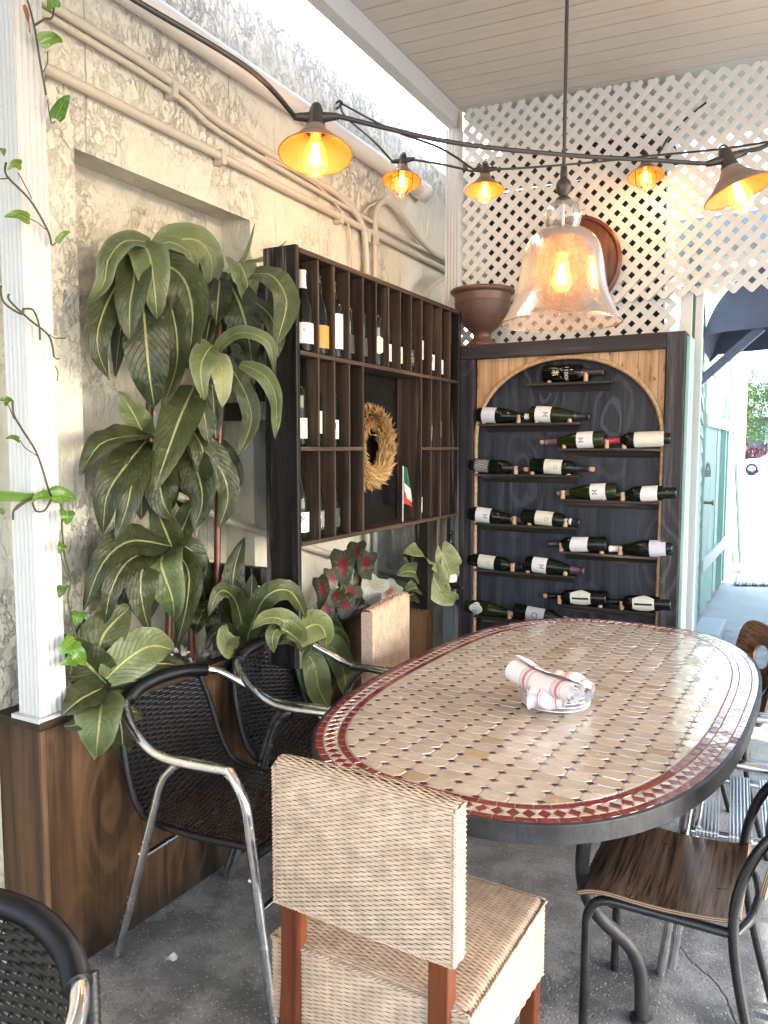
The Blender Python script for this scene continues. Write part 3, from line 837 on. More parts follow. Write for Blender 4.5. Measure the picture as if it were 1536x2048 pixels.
def bottle(label, kind='burg', glass='glassd', lab=None, lz=(.03,.105), half=78, shape='rect', art=None, cap=None, capz=.232, tip=None, ring=None, group='', face=0, name='wine_bottle', ink='ink'):
    prof = bprof(kind)
    t = thing(name, label, 'wine bottle', (0,0,0), 0, group)
    b = MB(); b.lathe(prof, 22); b.build('glass_body', M[glass], t)
    R0 = prof[3][0]
    def on(r):
        def fn(s, z): 
            a = s/R0 - pi/2 + radians(face)
            return V((r*cos(a), r*sin(a), z))
        return fn
    if lab:
        b = MB(); r = R0+.0006; wA = R0*radians(half); z0, z1 = lz; fn = on(r)
        if shape == 'rect':
            b.grid(lambda u, v: fn(-wA+2*wA*u, z0+(z1-z0)*v), 14, 1)
        elif shape == 'hex':
            zm = (z0+z1)/2; hh = (z1-z0)/2
            def hx(u, v):
                z = z0+(z1-z0)*v; k = 1-.42*abs(z-zm)/hh if 0 else 1
                e = 1-max(0, abs(z-zm)/hh-.0)*.5
                return fn((-wA+2*wA*u)*e, z)
            b.grid(hx, 14, 8)
        elif shape == 'shield':
            b.grid(lambda u, v: fn(-wA+2*wA*u, z0+(z1-z0)*v - .012*abs(2*u-1)*(1 if v > .5 else -1)), 14, 4)
        elif shape == 'wavy':
            b.grid(lambda u, v: fn(-wA+2*wA*u, z0+(z1-z0)*v + .004*sin(u*5)*(1 if v > .5 else .4)), 14, 3)
        elif shape == 'flower':
            zm = (z0+z1)/2; hh = (z1-z0)/2
            def fl(u, v):
                a = u*2*pi; rr = hh*(.78+.22*abs(cos(a*2)))*v
                return fn(rr*cos(a), zm+rr*sin(a))
            b.grid(fl, 40, 3)
        b.build('label', M[lab], t)
    if art:
        b = MB(); fn = on(R0+.0011); z0, z1 = lz
        if art == 'M':
            letters(b, 'M', -.0085, z1-.034, .021, .0026, fn, 0, .8)
            for k in range(4): stroke(b, [(-.022, z0+.010+.006*k), (.022-.008*(k % 2), z0+.010+.006*k)], .0011, fn, 0)
        elif art == 'cream':
            stroke(b, [(.009*cos(a*pi/8), z1-.03+.009*sin(a*pi/8)) for a in range(17)], .0016, fn, 0)
            for k in range(3): stroke(b, [(-.018, z0+.012+.007*k), (.018, z0+.012+.007*k)], .0009, fn, 0)
        elif art == 'text':
            letters(b, 'W', -.016, z1-.03, .008, .0014, fn, 0); stroke(b, [(-.004, z1-.026), (.016, z1-.026)], .0014, fn, 0)
            for k in range(3): stroke(b, [(-.018, z0+.012+.008*k), (.016, z0+.012+.008*k)], .0010, fn, 0)
        elif art == 'lines':
            for k in range(6): stroke(b, [(-.026, z0+.012+.010*k), (.026-.004*(k % 3), z0+.012+.010*k)], .0011, fn, 0)
        elif art == 'hexart':
            stroke(b, [(0, z0+.012), (0, z1-.012)], .010, fn, 0)
            for k in range(4): stroke(b, [(.012, (z0+z1)/2-.012+.007*k), (.03-.003*k, (z0+z1)/2-.012+.007*k)], .001, fn, 0)
        elif art == 'scrib':
            for k in range(8):
                s = -.034+.009*k
                stroke(b, [(s, z0+.01), (s+.004, z0+.035), (s-.002, z0+.05), (s+.005, z1-.006)], .0028, fn, 0)
        elif art == 'knot':
            for k in range(4):
                stroke(b, [(.014*cos(a+k*1.57), (z0+z1)/2+.014*sin(a+k*1.57)) for a in [j*.3 for j in range(5)]], .004, fn, 0)
            stroke(b, [(-.012,(z0+z1)/2-.01),(.012,(z0+z1)/2+.012)], .004, fn, 0)
        elif art == 'flo':
            zm = (z0+z1)/2
            for c in ((.0,.016),(.014,-.008),(-.014,-.008)):
                stroke(b, [(c[0]+.009*cos(a*pi/6), zm+c[1]+.009*sin(a*pi/6)) for a in range(13)], .0022, fn, 0)
            stroke(b, [(-.022,zm+.018),(.02,zm-.02)], .0035, fn, 0)
        elif art == 'port':
            letters(b, 'IIOOH', -.032, .118, .017, .0026, fn, 0, .6, .3)
            stroke(b, [(-.026,.105),(.03,.105)], .0014, fn, 0); stroke(b, [(-.02,.097),(.022,.097)], .0034, fn, 0)
        elif art == 'branch':
            for k in range(5):
                stroke(b, [(.02, z0+.02+.02*k), (.004+.004*k, z0+.03+.021*k), (.012, z0+.042+.02*k)], .0018, fn, 0)
        elif art == 'bars':
            for k in range(5): stroke(b, [(-.036, z0+.008*k), (.036, z0+.006+.008*k)], .0028, fn, 0)
        b.build('label_print', M[ink], t)
        if art == 'port':
            b = MB(); fn = on(R0+.0011)
            for a0, a1 in (((-.012,.06),(.01,.085)),((.012,.06),(-.01,.085)),((-.008,.078),(.012,.07)),((0,.055),(0,.09))): stroke(b, [a0, a1], .0045, fn, 0)
            b.build('label_emblem', M['inkg'], t)
    if cap:
        b = MB(); pr = [(r+.0007, z) for r, z in prof if z >= capz]; r0 = None
        for (ra, za), (rb, zb) in zip(prof[:-1], prof[1:]):
            if za < capz <= zb: r0 = ra+(rb-ra)*(capz-za)/(zb-za)
        pr = [(r0+.0007, capz)] + pr; pr[-1] = (0, .3008)
        b.lathe(pr, 18); b.build('capsule', M[cap], t)
    if ring:
        b = MB(); b.lathe([(.0148,.243),(.0158,.243),(.0158,.256),(.0148,.256)], 16); b.build('neck_ring', M[ring], t)
    if tip:
        b = MB(); b.lathe([(.0120,.300),(.0120,.318),(.0105,.321),(0,.321)], 14); b.build('cork', M['cork'], t)
    return t

# ================================================================= WINE RACK
RX = -1.60; RD = .135; RY0 = 2.325; NCELL = 13; CW = 1.445/NCELL
ZS = [1.172, 1.522, 1.868]; ZT = 2.215
rk = thing('wine_rack', 'dark stained wooden wine rack of tall narrow cells', 'wine rack', (RX, RY0, .72))
def rb(): 
    q = MB(); q.M = T_(-RX, -RY0, -.72); return q
def yc(k): return RY0+.012+CW*k
b = rb(); b.box(RX-RD-.01, RX, RY0-.022, RY0, .70, ZT+.022); b.build('side_panel', M['rackblk'], rk, bevel=.004)
b = rb(); b.box(RX-RD-.01, RX, yc(NCELL)+.006, yc(NCELL)+.030, 1.15, ZT+.01); b.build('side_panel', M['rackblk'], rk, bevel=.004)
b = rb(); b.box(RX-.13, RX-.03, yc(NCELL)-.30, yc(NCELL)-.02, .70, 1.155); b.build('support_leg', M['rackblk'], rk, bevel=.004)
b = rb(); b.box(RX-RD, RX+.001, RY0+.001, yc(NCELL)+.005, ZT-.004, ZT+.016); b.build('top_board', M['racky'], rk, bevel=.003)
def shelf(ya, yb, z):
    b = rb(); b.box(RX-RD, RX+.0012, ya, yb, z-.016, z); b.build('shelf_board', M['racky'], rk, bevel=.002)
shelf(RY0+.001, yc(NCELL)+.005, ZS[2]); shelf(RY0+.001, yc(NCELL)+.005, ZS[0])
shelf(RY0+.001, yc(4)-.006, ZS[1]); shelf(yc(9)+.006, yc(NCELL)+.005, ZS[1])
DIV = {}
for k in range(1, NCELL):
    b = rb(); y = yc(k)
    b.box(RX-RD+.004, RX, y-.005, y+.005, ZS[2]+.0005, ZT-.0045)
    b.build('divider', M['rackbrn'], rk, bevel=.0015)
for k in list(range(1, 5))+list(range(9, NCELL)):
    for a in (0, 1):
        if k in (4, 9) and a == 1: continue
        b = rb(); y = yc(k)
        za, zb = (ZS[0]+.0005, ZS[1]-.0165) if a == 0 else (ZS[1]+.0005, ZS[2]-.0165)
        if k in (4, 9): za, zb = ZS[0]+.0005, ZS[2]-.0165
        b.box(RX-RD+.004, RX, y-.005, y+.005, za, zb); b.build('divider', M['rackbrn'], rk, bevel=.0015)
# back panels (the last column is open to the wall)
b = rb(); b.box(RX-RD-.006, RX-RD-.0005, RY0+.001, yc(12), ZS[0]-.016, ZT+.01); b.build('back_panel', M['backdark'], rk)
# brackets to the wall
for z in (1.655, 1.03):
    b = rb(); b.box(WX-.15, RX-RD-.0105, RY0-.01, RY0+.03, z-.034, z+.034); b.build('wall_bracket', M['rackblk'], rk, bevel=.004)

GR = 'wine bottles standing in the rack'
def put(cell, row, dx=0, dy=0, **kw):
    t = bottle(group=GR, **kw)
    z = (ZS[2] if row == 0 else ZS[1] if row == 1 else ZS[0])+.001
    t.location = (RX-(.046 if row == 0 and cell in (0, 1, 2, 5) else .054 if row == 0 else .060)+dx*.25, yc(cell)+CW/2+.008+max(dy,-.03)*.8, z); t.rotation_euler = (0, 0, radians(62))
    return t
put(0,0, label='rack bottle with tall white capsule and pinkish white label, first top cell', kind='burg', lab='lwhite', art='text', cap='capw', half=70, dx=.02)
put(1,0, label='rack bottle with an ochre yellow label in the second top cell', kind='burg', lab='lochre', art='lines', ink='inkw', half=74, lz=(.025,.11), dx=.02, dy=-.006)
put(2,0, label='rack bottle with a tall white label bearing a black branch drawing', kind='bordeaux', lab='lwhite', art='branch', half=62, lz=(.035,.17), dx=.02, dy=-.008)
put(3,0, label='dark rack bottle with silver bars, fourth top cell', kind='bordeaux', lab='lblack', art='bars', ink='inkw', half=70, dy=-.014)
put(4,0, label='dark rack bottle with slanted silver lines, fifth top cell', kind='bordeaux', lab='lblack', art='bars', ink='inkw', half=74, dy=-.014)
put(5,0, label='rack bottle with a cream shield label in the sixth top cell', kind='bordeaux', lab='lcream', shape='shield', art='lines', half=58, lz=(.05,.125), dx=.02, dy=-.012)
put(6,0, label='rack bottle showing a narrow cream label, seventh top cell', kind='bordeaux', lab='lcream', art='lines', half=52, dy=-.02)
put(7,0, label='rack bottle showing only a sliver of label, eighth top cell', kind='bordeaux', lab='lcream', half=46, dy=-.024)
put(8,0, label='all dark rack bottle with a curl of silver, ninth top cell', kind='bordeaux', lab='lblack', art='flo', ink='inkw', half=60, dy=-.015)
put(9,0, label='rack bottle with plain cream sliver, tenth top cell', kind='bordeaux', lab='lcream', half=44, dy=-.024, lz=(.07,.16))
put(10,0, label='rack bottle with white label and dark letter, eleventh top cell', kind='burg', lab='lwhite', art='M', half=66, dy=-.016)
put(11,0, label='rack bottle with low white label sliver, twelfth top cell', kind='burg', lab='lwhite', half=50, dy=-.022, lz=(.02,.09))
put(0,1, label='rack bottle with small white label, first cell of the middle row', kind='bordeaux', lab='lcream', art='lines', half=66, dy=-.014)
put(1,1, label='rack bottle with rounded cream label half hidden, second middle cell', kind='bordeaux', lab='lcream', half=60, dy=-.026, lz=(.05,.135))
put(2,1, label='rack bottle with white lettered label, third middle cell', kind='bordeaux', lab='lwhite', art='M', half=60, dy=-.014)
put(10,1, label='rack bottle showing a thin white label, eleventh middle cell', kind='bordeaux', lab='lwhite', half=50, dy=-.022)
put(11,1, label='rack bottle showing a thin pale label, last filled middle cell', kind='bordeaux', lab='lwhite', half=50, dy=-.022, lz=(.05,.13))
put(0,2, label='rack bottle with white letter M label, first cell of the bottom row', kind='burg', lab='lwhite', art='M', half=74, dy=-.014)
put(1,2, label='dark rack bottle with silver scribbles, second bottom cell', kind='burg', lab='lblack', art='scrib', ink='inkw', half=74, dy=-.02)
put(2,2, label='dark rack bottle with banded black label, third bottom cell', kind='burg', lab='lblack', art='bars', ink='inkw', half=74, dy=-.016)
put(9,2, label='rack bottle with small white notched label beside the flag', kind='bordeaux', lab='lwhite', half=56, dy=-.02)
t = bottle('dark bottle with white label standing below the rack by the board', 'bordeaux', lab='lwhite', half=80, group=GR, lz=(.03,.1))
t.location = (RX-.03, yc(NCELL)-.028, .775); t.rotation_euler = (0,0,radians(50))
b = MB(); b.box(RX-.09, RX+.03, yc(NCELL)-.085, yc(NCELL)+.028, .764, .7745)
tag(b.build('bottle_ledge', M['rackblk'], bevel=.002), 'small black ledge under the bottle between rack and board', 'ledge')

# ---- wheat wreath
wr = thing('wheat_wreath', 'round wreath of dried golden wheat in the rack opening', 'wreath', (RX-RD+.055, (yc(4)+yc(9))/2-.085, 1.52))
b = MB()
for k in range(2300):
    a = R_.uniform(0, 2*pi); ph = R_.uniform(-.2, pi+.2); rr = R_.uniform(.03, .052)
    Rm = .135
    rad = V((0, cos(a), sin(a))); tan_ = V((0, -sin(a), cos(a))); out = V((1, 0, 0))
    d = rad*cos(ph)+out*sin(ph)
    p = rad*Rm + d*rr*.6
    dirv = (d*.65 + tan_*1.0 + V((R_.gauss(0,.18), R_.gauss(0,.18), R_.gauss(0,.18)))).normalized()
    L = R_.uniform(.035, .062); w = R_.uniform(.0028, .0046)
    s = dirv.cross(V((R_.random(), R_.random(), R_.random()))).normalized(); s2 = dirv.cross(s)
    c = R_.random(); colr = (.50-.22*c, .32-.17*c, .12-.07*c)
    m = p+dirv*L*.45; e = p+dirv*L
    b.add([p, m+s*w, m+s2*w, m-s*w, m-s2*w, e], [(0,1,2),(0,2,3),(0,3,4),(0,4,1),(5,2,1),(5,3,2),(5,4,3),(5,1,4)], 0, None, colr)
b.build('wheat_ears', M['straw'], wr)
b = MB(); b.tube([(0, .135*cos(a*pi/24), .135*sin(a*pi/24)) for a in range(48)], .03, 8, closed=True, col=(.16,.09,.035)); b.build('ring_core', M['straw'], wr)

# ---- little tricolour flag
fl = thing('tricolour_flag', 'small green white red flag on a white stick in the rack opening', 'flag', (RX-.035, yc(8)-.018, ZS[0]+.001))
b = MB(); b.tube([(0,0,0),(0,.002,.26)], .0032, 8); b.build('flag_stick', M['white'], fl)
b = MB()
cols = [(.32,.02,.015),(.62,.6,.57),(.012,.10,.035)]
def fc(u, v):
    # hangs from the upper stick, folding down to the right
    A = [V((0,.003,.085)), V((0,.003,.262))]
    p = A[0].lerp(A[1], v)
    far = V((.012, .092-.055*v, .062+.07*v)).lerp(V((.008,.02,.25)), max(0, v-.55)/.45)
    w = p.lerp(far, u); w.x += .008*sin(u*5+v*4)
    return w
for k in range(3):
    v0, v1 = [(0,.33),(.33,.68),(.68,1)][k]
    b.grid(lambda u, v: fc(u, v0+(v1-v0)*v), 8, 5, 0, True, cols[k])
b.build('flag_cloth', M['flag'], fl)

# ================================================================= WINE BOARD
BY = 3.80
bd = thing('wine_board', 'tall black framed board with a rope edged arch of bottle shelves', 'wine display', (-1.05, BY, 0))
def bb_():
    q = MB(); q.M = T_(1.05, -BY, 0); return q
XL, XR, ZTOP = -1.600, -.487, 2.052
b = bb_(); b.box(XL, XL+.078, BY, BY+.16, 0, ZTOP-.0745); b.build('frame_stile', M['boardfr'], bd, bevel=.004)
b = bb_(); b.box(XR-.082, XR, BY, BY+.16, 0, ZTOP); b.build('frame_stile', M['boardfr'], bd, bevel=.004)
b = bb_(); b.box(XL, XR-.0825, BY+.001, BY+.16, ZTOP-.074, ZTOP); b.build('frame_header', M['boardhd'], bd, bevel=.004)
b = bb_(); b.box(XR+.0005, XR+.018, BY+.03, BY+.19, 0, ZTOP-.02); b.build('side_trim', M['mint'], bd, bevel=.003)
b = bb_(); b.box(XL+.0785, XR-.0825, BY+.075, BY+.09, 0, ZTOP-.0745); b.build('back_panel', M['boardbk'], bd)
AX0, AX1 = -1.518, -.573; AC = (AX0+AX1)/2; AW = (AX1-AX0)/2-.004; ZSP = 1.555; AH = .412
def arch(a): return (AC - AW*cos(a), ZSP + AH*sin(a)**.92 if sin(a) > 0 else ZSP)
b = bb_()
na = 40; vs = []
for i in range(na+1):
    a = pi*i/na; x, z = arch(a)
    vs.append((x, z))
for side in (0, 1):
    rngs = range(0, na//2) if side == 0 else range(na//2, na)
    for i in rngs:
        (xa, za), (xb, zb) = vs[i], vs[i+1]
        zt = ZTOP-.075
        b.add([(xa,BY+.03,za),(xb,BY+.03,zb),(xb,BY+.03,zt),(xa,BY+.03,zt)], [(0,1,2,3)])
        b.add([(xa,BY+.03,za),(xb,BY+.03,zb),(xb,BY+.048,zb),(xa,BY+.048,za)], [(3,2,1,0)])
b.build('arch_panel', M['pine'], bd)
# rope: three twisted strands
path = [V((AX0+.004, BY+.022, z)) for z in [.2+.045*i for i in range(30)]]
path += [V((arch(pi*i/70)[0], BY+.022, arch(pi*i/70)[1]-.002)) for i in range(0, 71)]
path += [V((AX1-.004, BY+.022, ZSP-.045*i)) for i in range(1, 30)]
path = cat(path, 4)
b = bb_(); L = 0; strands = [[], [], []]
for i, p in enumerate(path):
    if i: L += (p-path[i-1]).length
    t = (path[min(i+1, len(path)-1)]-path[max(i-1, 0)]).normalized()
    n1 = t.cross(V((0,1,0))).normalized(); n2 = V((0,1,0))
    for k in range(3):
        an = L/.030*2*pi+k*2*pi/3
        strands[k].append(p+n1*(.0052*cos(an))+n2*(.0052*sin(an)))
for s_ in strands: b.tube(s_, .0068, 6)
b.build('rope_edge', M['rope'], bd)
SY = BY+.0745        # face of the back panel
def bshelf(px0, px1, py, corks, xlim=True):
    p = ony((px0+px1)/2, py, BY+.01); z = p.z
    x0 = max(ony(px0, py, BY+.01).x, AX0+.008); x1 = min(ony(px1, py, BY+.01).x, AX1-.008)
    b = bb_(); b.box(x0, x1, BY+.004, SY, z-.012, z)
    b.add([(x0+.02,SY-.0005,z-.045),(x1-.02 if px1 < 1300 else x1,SY-.0005,z-.045),(x1-.02 if px1 < 1300 else x1,SY-.018,z-.0125),(x0+.02,SY-.018,z-.0125)], [(0,1,2,3)])
    s = b.build('bottle_shelf', M['shelf'], bd, bevel=.002)
    for cx in corks:
        x = ony(cx, py, BY+.012).x
        cb = bb_(); cb.lathe([(0,0),(.0105,0),(.0115,.004),(.0108,.02),(.0115,.038),(.0108,.042),(0,.042)], 12, 0, T_(x, BY+.016, z+.0003)); cb.build('cork_peg', M['cork'], s)
    return z, x0, x1
GB = 'wine bottles lying on the board shelves'
def lay(z, pxbase, pxtip, tilt=3.0, **kw):
    """bottle lying on its shelf; base and tip pixel give direction"""
    kw.setdefault('group', GB)
    t = bottle(**kw)
    y = BY+.022
    pz = z+.048
    xa = ony(pxbase, 900, y).x; xb = ony(pxtip, 900, y).x
    rr = .043
    roll = kw.get('roll', 0)
    yy = BY+.026
    if xb > xa:
        # neck to the right: local z -> +x ; label (local -y) stays facing the room
        Mx = Matrix.Rotation(radians(tilt), 4, 'Y') @ Matrix.Rotation(radians(90), 4, 'Y')
        x = xb-.3 if abs(xb-xa) < .25 or True else xa
    else:
        Mx = Matrix.Rotation(radians(-tilt), 4, 'Y') @ Matrix.Rotation(radians(-90), 4, 'Y')
        x = xb+.3
    t.matrix_world = T_(x, yy, z+rr+.004) @ Mx
    return t
z, *_ = bshelf(1053, 1224, 764, (1098, 1171))
lay(z, 1087, 1204, 1.0, label='black port style bottle on the topmost short shelf', kind='port', glass='glassb', art='port', ink='inkw', cap='capk', capz=.2)
z, *_ = bshelf(958, 1160, 846, (967, 1037, 1073, 1139))
lay(z, 958, 1066, 3, label='bottle with lilac white label and white capsule beside the arch rope', kind='burg', lab='llilac', lz=(.03,.105), art='lines', cap='capw', capz=.255)
lay(z, 1068, 1179, 4, label='letter M bottle with dark bare neck, right one of second shelf down', kind='burg', glass='glassg', lab='lwhite', art='M', cap='capk', capz=.225, lz=(.03,.11))
z, *_ = bshelf(1116, 1325, 897, (1128, 1213, 1248))
lay(z, 1213, 1088, 3, label='letter M bottle with corked neck pointing left, below the big wood knot', kind='burg', glass='glassg', lab='lwhite', art='M', tip=1, cap='capp', lz=(.05,.13))
lay(z, 1326, 1212, 2, label='bottle with red capsule and large cream label at the right edge', kind='bordeaux', lab='lcream', lz=(.03,.165), art='lines', cap='capr', tip=1, half=80)
z, *_ = bshelf(950, 1157, 949, (952, 1031, 1064, 1136))
lay(z, 950, 1050, 4, label='bottle with black label and silver scribbles against the rope', kind='bordeaux', lab='lblack', art='scrib', ink='inkw', tip=1, cap='capk', lz=(.03,.115), half=85)
lay(z, 1053, 1181, 3, label='corked bottle with cream label under the arch spring on the left', kind='bordeaux', lab='lcream', lz=(.075,.165), art='cream', tip=1, cap='capk')
z, *_ = bshelf(1114, 1324, 1001, (1125, 1207, 1245))
lay(z, 1228, 1114, 4, label='letter M bottle pointing left with two pegs, middle right shelf', kind='burg', glass='glassg', lab='lwhite', art='M', cap='capp', lz=(.05,.125))
lay(z, 1332, 1226, 4, label='black necked bottle with crumpled white label by the right stile', kind='bordeaux', lab='lwhite', shape='wavy', lz=(.085,.16), art='lines', ink='inkw', cap='capk')
z, *_ = bshelf(948, 1153, 1050, (950, 1028, 1058, 1130))
lay(z, 944, 1050, 5, label='letter M bottle near the rope with a plum capsule', kind='burg', glass='glassd', lab='lwhite', art='M', cap='capp', lz=(.045,.125))
lay(z, 1050, 1164, 4.5, label='cream labelled bottle with a white neck ring', kind='bordeaux', lab='lcream', lz=(.075,.165), art='cream', cap='capk', ring='capw')
z, *_ = bshelf(1118, 1321, 1109, (1122, 1203, 1240))
lay(z, 1213, 1098, 3, label='bottle with large crumpled white label and black capsule pointing left', kind='bordeaux', lab='lwhite', shape='wavy', lz=(.09,.175), art='lines', ink='inkw', cap='capk')
lay(z, 1335, 1222, 4, label='bottle with white capsule and lilac label cut by the right stile', kind='burg', lab='llilac', lz=(.03,.105), art='lines', cap='capw', capz=.245)
z, *_ = bshelf(948, 1151, 1145, (949, 1024, 1055, 1130))
lay(z, 944, 1050, 4.5, label='cream labelled bottle with a torn capsule, lower left shelf', kind='bordeaux', lab='lcream', lz=(.06,.15), art='cream', cap='capk', ring='capw')
lay(z, 1062, 1174, 3.5, label='letter M bottle with dark capsule, lowest of the M bottles', kind='burg', glass='glassd', lab='lwhite', art='M', cap='capp', lz=(.04,.115))
z, *_ = bshelf(1112, 1318, 1217, (1118, 1200, 1243))
lay(z, 1209, 1100, 3, label='bottle with hexagonal label and pink cork, left of the two', kind='bordeaux', glass='glassb', lab='lcream', shape='hex', lz=(.075,.175), art='hexart', tip=1, half=84)
lay(z, 1330, 1222, 3, label='bottle with hexagonal label cut off by the right stile', kind='bordeaux', glass='glassb', lab='lcream', shape='hex', lz=(.075,.175), art='hexart', tip=1, half=84)
z, *_ = bshelf(946, 1149, 1241, (948, 1018, 1053, 1130))
lay(z, 940, 1045, 5, label='green bottle with a flower shaped label and silver capsule', kind='burg', glass='glassg', lab='lsilver', shape='flower', lz=(.03,.105), art='flo', cap='caps', capz=.25)
lay(z, 1046, 1150, 5, label='bottle with grey blue label and white capsule behind the table edge', kind='bordeaux', lab='lgrey', lz=(.07,.165), art='knot', cap='capw', capz=.262)
z, *_ = bshelf(1112, 1316, 1325, (1118, 1200, 1243))
# ---- urn on top of the board
u = thing('urn_planter', 'brown plastic urn planter on top of the black board', 'planter', (-1.525, BY+.12, ZTOP+.001))
b = MB()
b.lathe([(0,0),(.084,0),(.086,.006),(.084,.016),(.062,.03),(.048,.045),(.045,.06),(.052,.075),(.068,.088),(.09,.105),(.115,.135),(.131,.17),(.140,.205),(.147,.245),(.149,.278)], 44)
b.build('bowl', M['urn'], u)
b = MB()
for k in range(64):
    a = 2*pi*k/64
    pts = [(.117,.137),(.1325,.17),(.1405,.2),(.1445,.225)]
    b.tube([(r*cos(a), r*sin(a), z) for r, z in pts], .0022, 4, caps=False)
b.build('flutes', M['urn'], u)
b = MB(); b.lathe([(.149,.272),(.163,.276),(.170,.284),(.171,.293),(.165,.299),(.150,.300),(.144,.29),(.142,.25)], 44); b.build('rim', M['urn'], u)
b = MB(); b.lathe([(.1425,.226),(.1475,.229),(.1475,.233),(.143,.236)], 44); b.build('band', M['urn'], u)
# ---- round barrel head on the lattice
rd = thing('round_plaque', 'round red brown wooden disc hung on the lattice behind the pendant', 'wooden disc', (-1.055, 3.985, 2.445))
b = MB(); b.lathe([(0,.0),(.218,.0),(.222,.004),(.222,.022),(0,.022)], 48, 0, Matrix.Rotation(radians(90), 4, 'X')); b.build('disc', M['round'], rd)
b = MB(); b.lathe([(.2225,-.002),(.236,-.002),(.238,.0),(.238,.026),(.2225,.026)], 48, 0, Matrix.Rotation(radians(90), 4, 'X')); b.build('hoop', M['cane'], rd)
b = MB(); b.tube(cat([(0,.02,.235),(-.012,.012,.27),(.004,.0,.3),(.02,.02,.33),(.012,.036,.34)], 5), .004, 6); b.tube(cat([(0,.0,.27),(.03,-.01,.262),(.05,0,.27)], 5), .003, 6); b.build('twine_hanger', M['rope'], rd)
# ================================================================= MOSAIC TABLE
TC = V((-.660, 2.464, 0)); TA, TB, TN, TR_ = .566, 1.01, 2.7, .046
tb = thing('mosaic_table', 'long rounded mosaic tile table with a dark red diamond border', 'table', TC, -TR_)
TZ = .75
def outline(n=240, A=TA, B=TB):
    out = []
    for i in range(n):
        a = 2*pi*i/n
        c, s = cos(a), sin(a)
        out.append(V((A*abs(c)**(2/TN)*(1 if c >= 0 else -1), B*abs(s)**(2/TN)*(1 if s >= 0 else -1), 0)))
    # resample evenly
    L = [0]
    for i in range(n): L.append(L[-1]+(out[(i+1) % n]-out[i]).length)
    tot = L[-1]; res = []; j = 0; m = 400
    for k in range(m):
        d = tot*k/m
        while L[j+1] < d: j += 1
        t = (d-L[j])/max(L[j+1]-L[j], 1e-9)
        res.append(out[j].lerp(out[(j+1) % n], t))
    return res
OUT = outline(); NO = len(OUT)
def inset(pts, d):
    r = []
    for i in range(len(pts)):
        t = (pts[(i+2) % NO]-pts[i-2]).normalized()
        r.append(pts[i]+V((-t.y, t.x, 0))*d)
    return r
def perim(d, w):
    """point at fraction w (0..1) of the outline, inset by d"""
    f = (w % 1)*NO; i = int(f); t = f-i
    a = INS[d][i % NO].lerp(INS[d][(i+1) % NO], t); return a
INS = {}
for d in (0, .004, .023, .026, .0435, .061, .064, .083, .087): INS[d] = inset(OUT, d)
def red(): 
    k = R_.random(); return (.16+.09*k, .014+.014*k, .018+.014*k)
def cream():
    k = R_.random(); h = R_.random()
    c = (.57+.12*k, .50+.11*k-.02*h, .425+.10*k-.05*h)
    if R_.random() < .06: c = (.52, .40, .27)
    return c
def tile(mb, pts, z, colr, tilt=.022):
    """flat glazed tile with a tiny random tilt and a softened edge"""
    c = sum(pts, V((0,0,0)))/len(pts)
    ta, tb_ = R_.gauss(0, tilt), R_.gauss(0, tilt)
    top = []; bot = []
    for p in pts:
        d = p-c; k = max(0, 1-.0011/max(d.length, 1e-4))
        q_ = c+d*k
        top.append(V((q_.x, q_.y, z+ta*d.x+tb_*d.y))); bot.append(V((p.x, p.y, z-.0022)))
    n = len(pts)
    mb.add(top, [tuple(range(n))], 0, None, colr)
    mb.add(top+bot, [(n+i, n+(i+1) % n, (i+1) % n, i) for i in range(n)], 0, None, colr)
def clip_poly(poly, clip):
    out = poly
    m = len(clip)
    for i in range(0, m):
        a, b_ = clip[i], clip[(i+1) % m]
        e = b_-a
        def side(p): return e.x*(p.y-a.y)-e.y*(p.x-a.x)
        if all(side(p) >= 0 for p in out): continue
        new = []
        for k in range(len(out)):
            p, q_ = out[k], out[(k+1) % len(out)]
            sp, sq = side(p), side(q_)
            if sp >= 0: new.append(p)
            if (sp >= 0) != (sq >= 0): new.append(p.lerp(q_, sp/(sp-sq)))
        out = new
        if len(out) < 3: return []
    return out
b = MB()
plen = sum((OUT[(i+1) % NO]-OUT[i]).length for i in range(NO))
nr = int(plen/.048)
for (da, db) in ((.004, .023), (.064, .083)):
    for k in range(nr):
        w0, w1 = (k+.025)/nr, (k+.975)/nr
        pts = [perim(da, w0), perim(da, (w0+w1)/2), perim(da, w1), perim(db, w1), perim(db, (w0+w1)/2), perim(db, w0)]
        tile(b, pts, TZ, red(), .014)
nd = int(plen/.037)
for k in range(nd):
    w = k/nd; h = .5/nd
    tile(b, [perim(.026, w), perim(.0435, w+h*.86), perim(.061, w), perim(.0435, w-h*.86)], TZ, red(), .014)
    tile(b, [perim(.026, w+h*.18), perim(.026, w+h*1.82), perim(.0435, w+h*1.04)] if 0 else [perim(.026, w+h*.16), perim(.0435, w+h*.97), perim(.026, w+h*1.84)], TZ, cream(), .012)
    tile(b, [perim(.061, w+h*.16), perim(.061, w+h*1.84), perim(.0435, w+h*1.03)], TZ, cream(), .012)
FIELD = INS[.087][::5]
px_, py_ = .066, .0495; cd = .0108
ni = int(TA/px_)+2; nj = int(TB/py_)+2
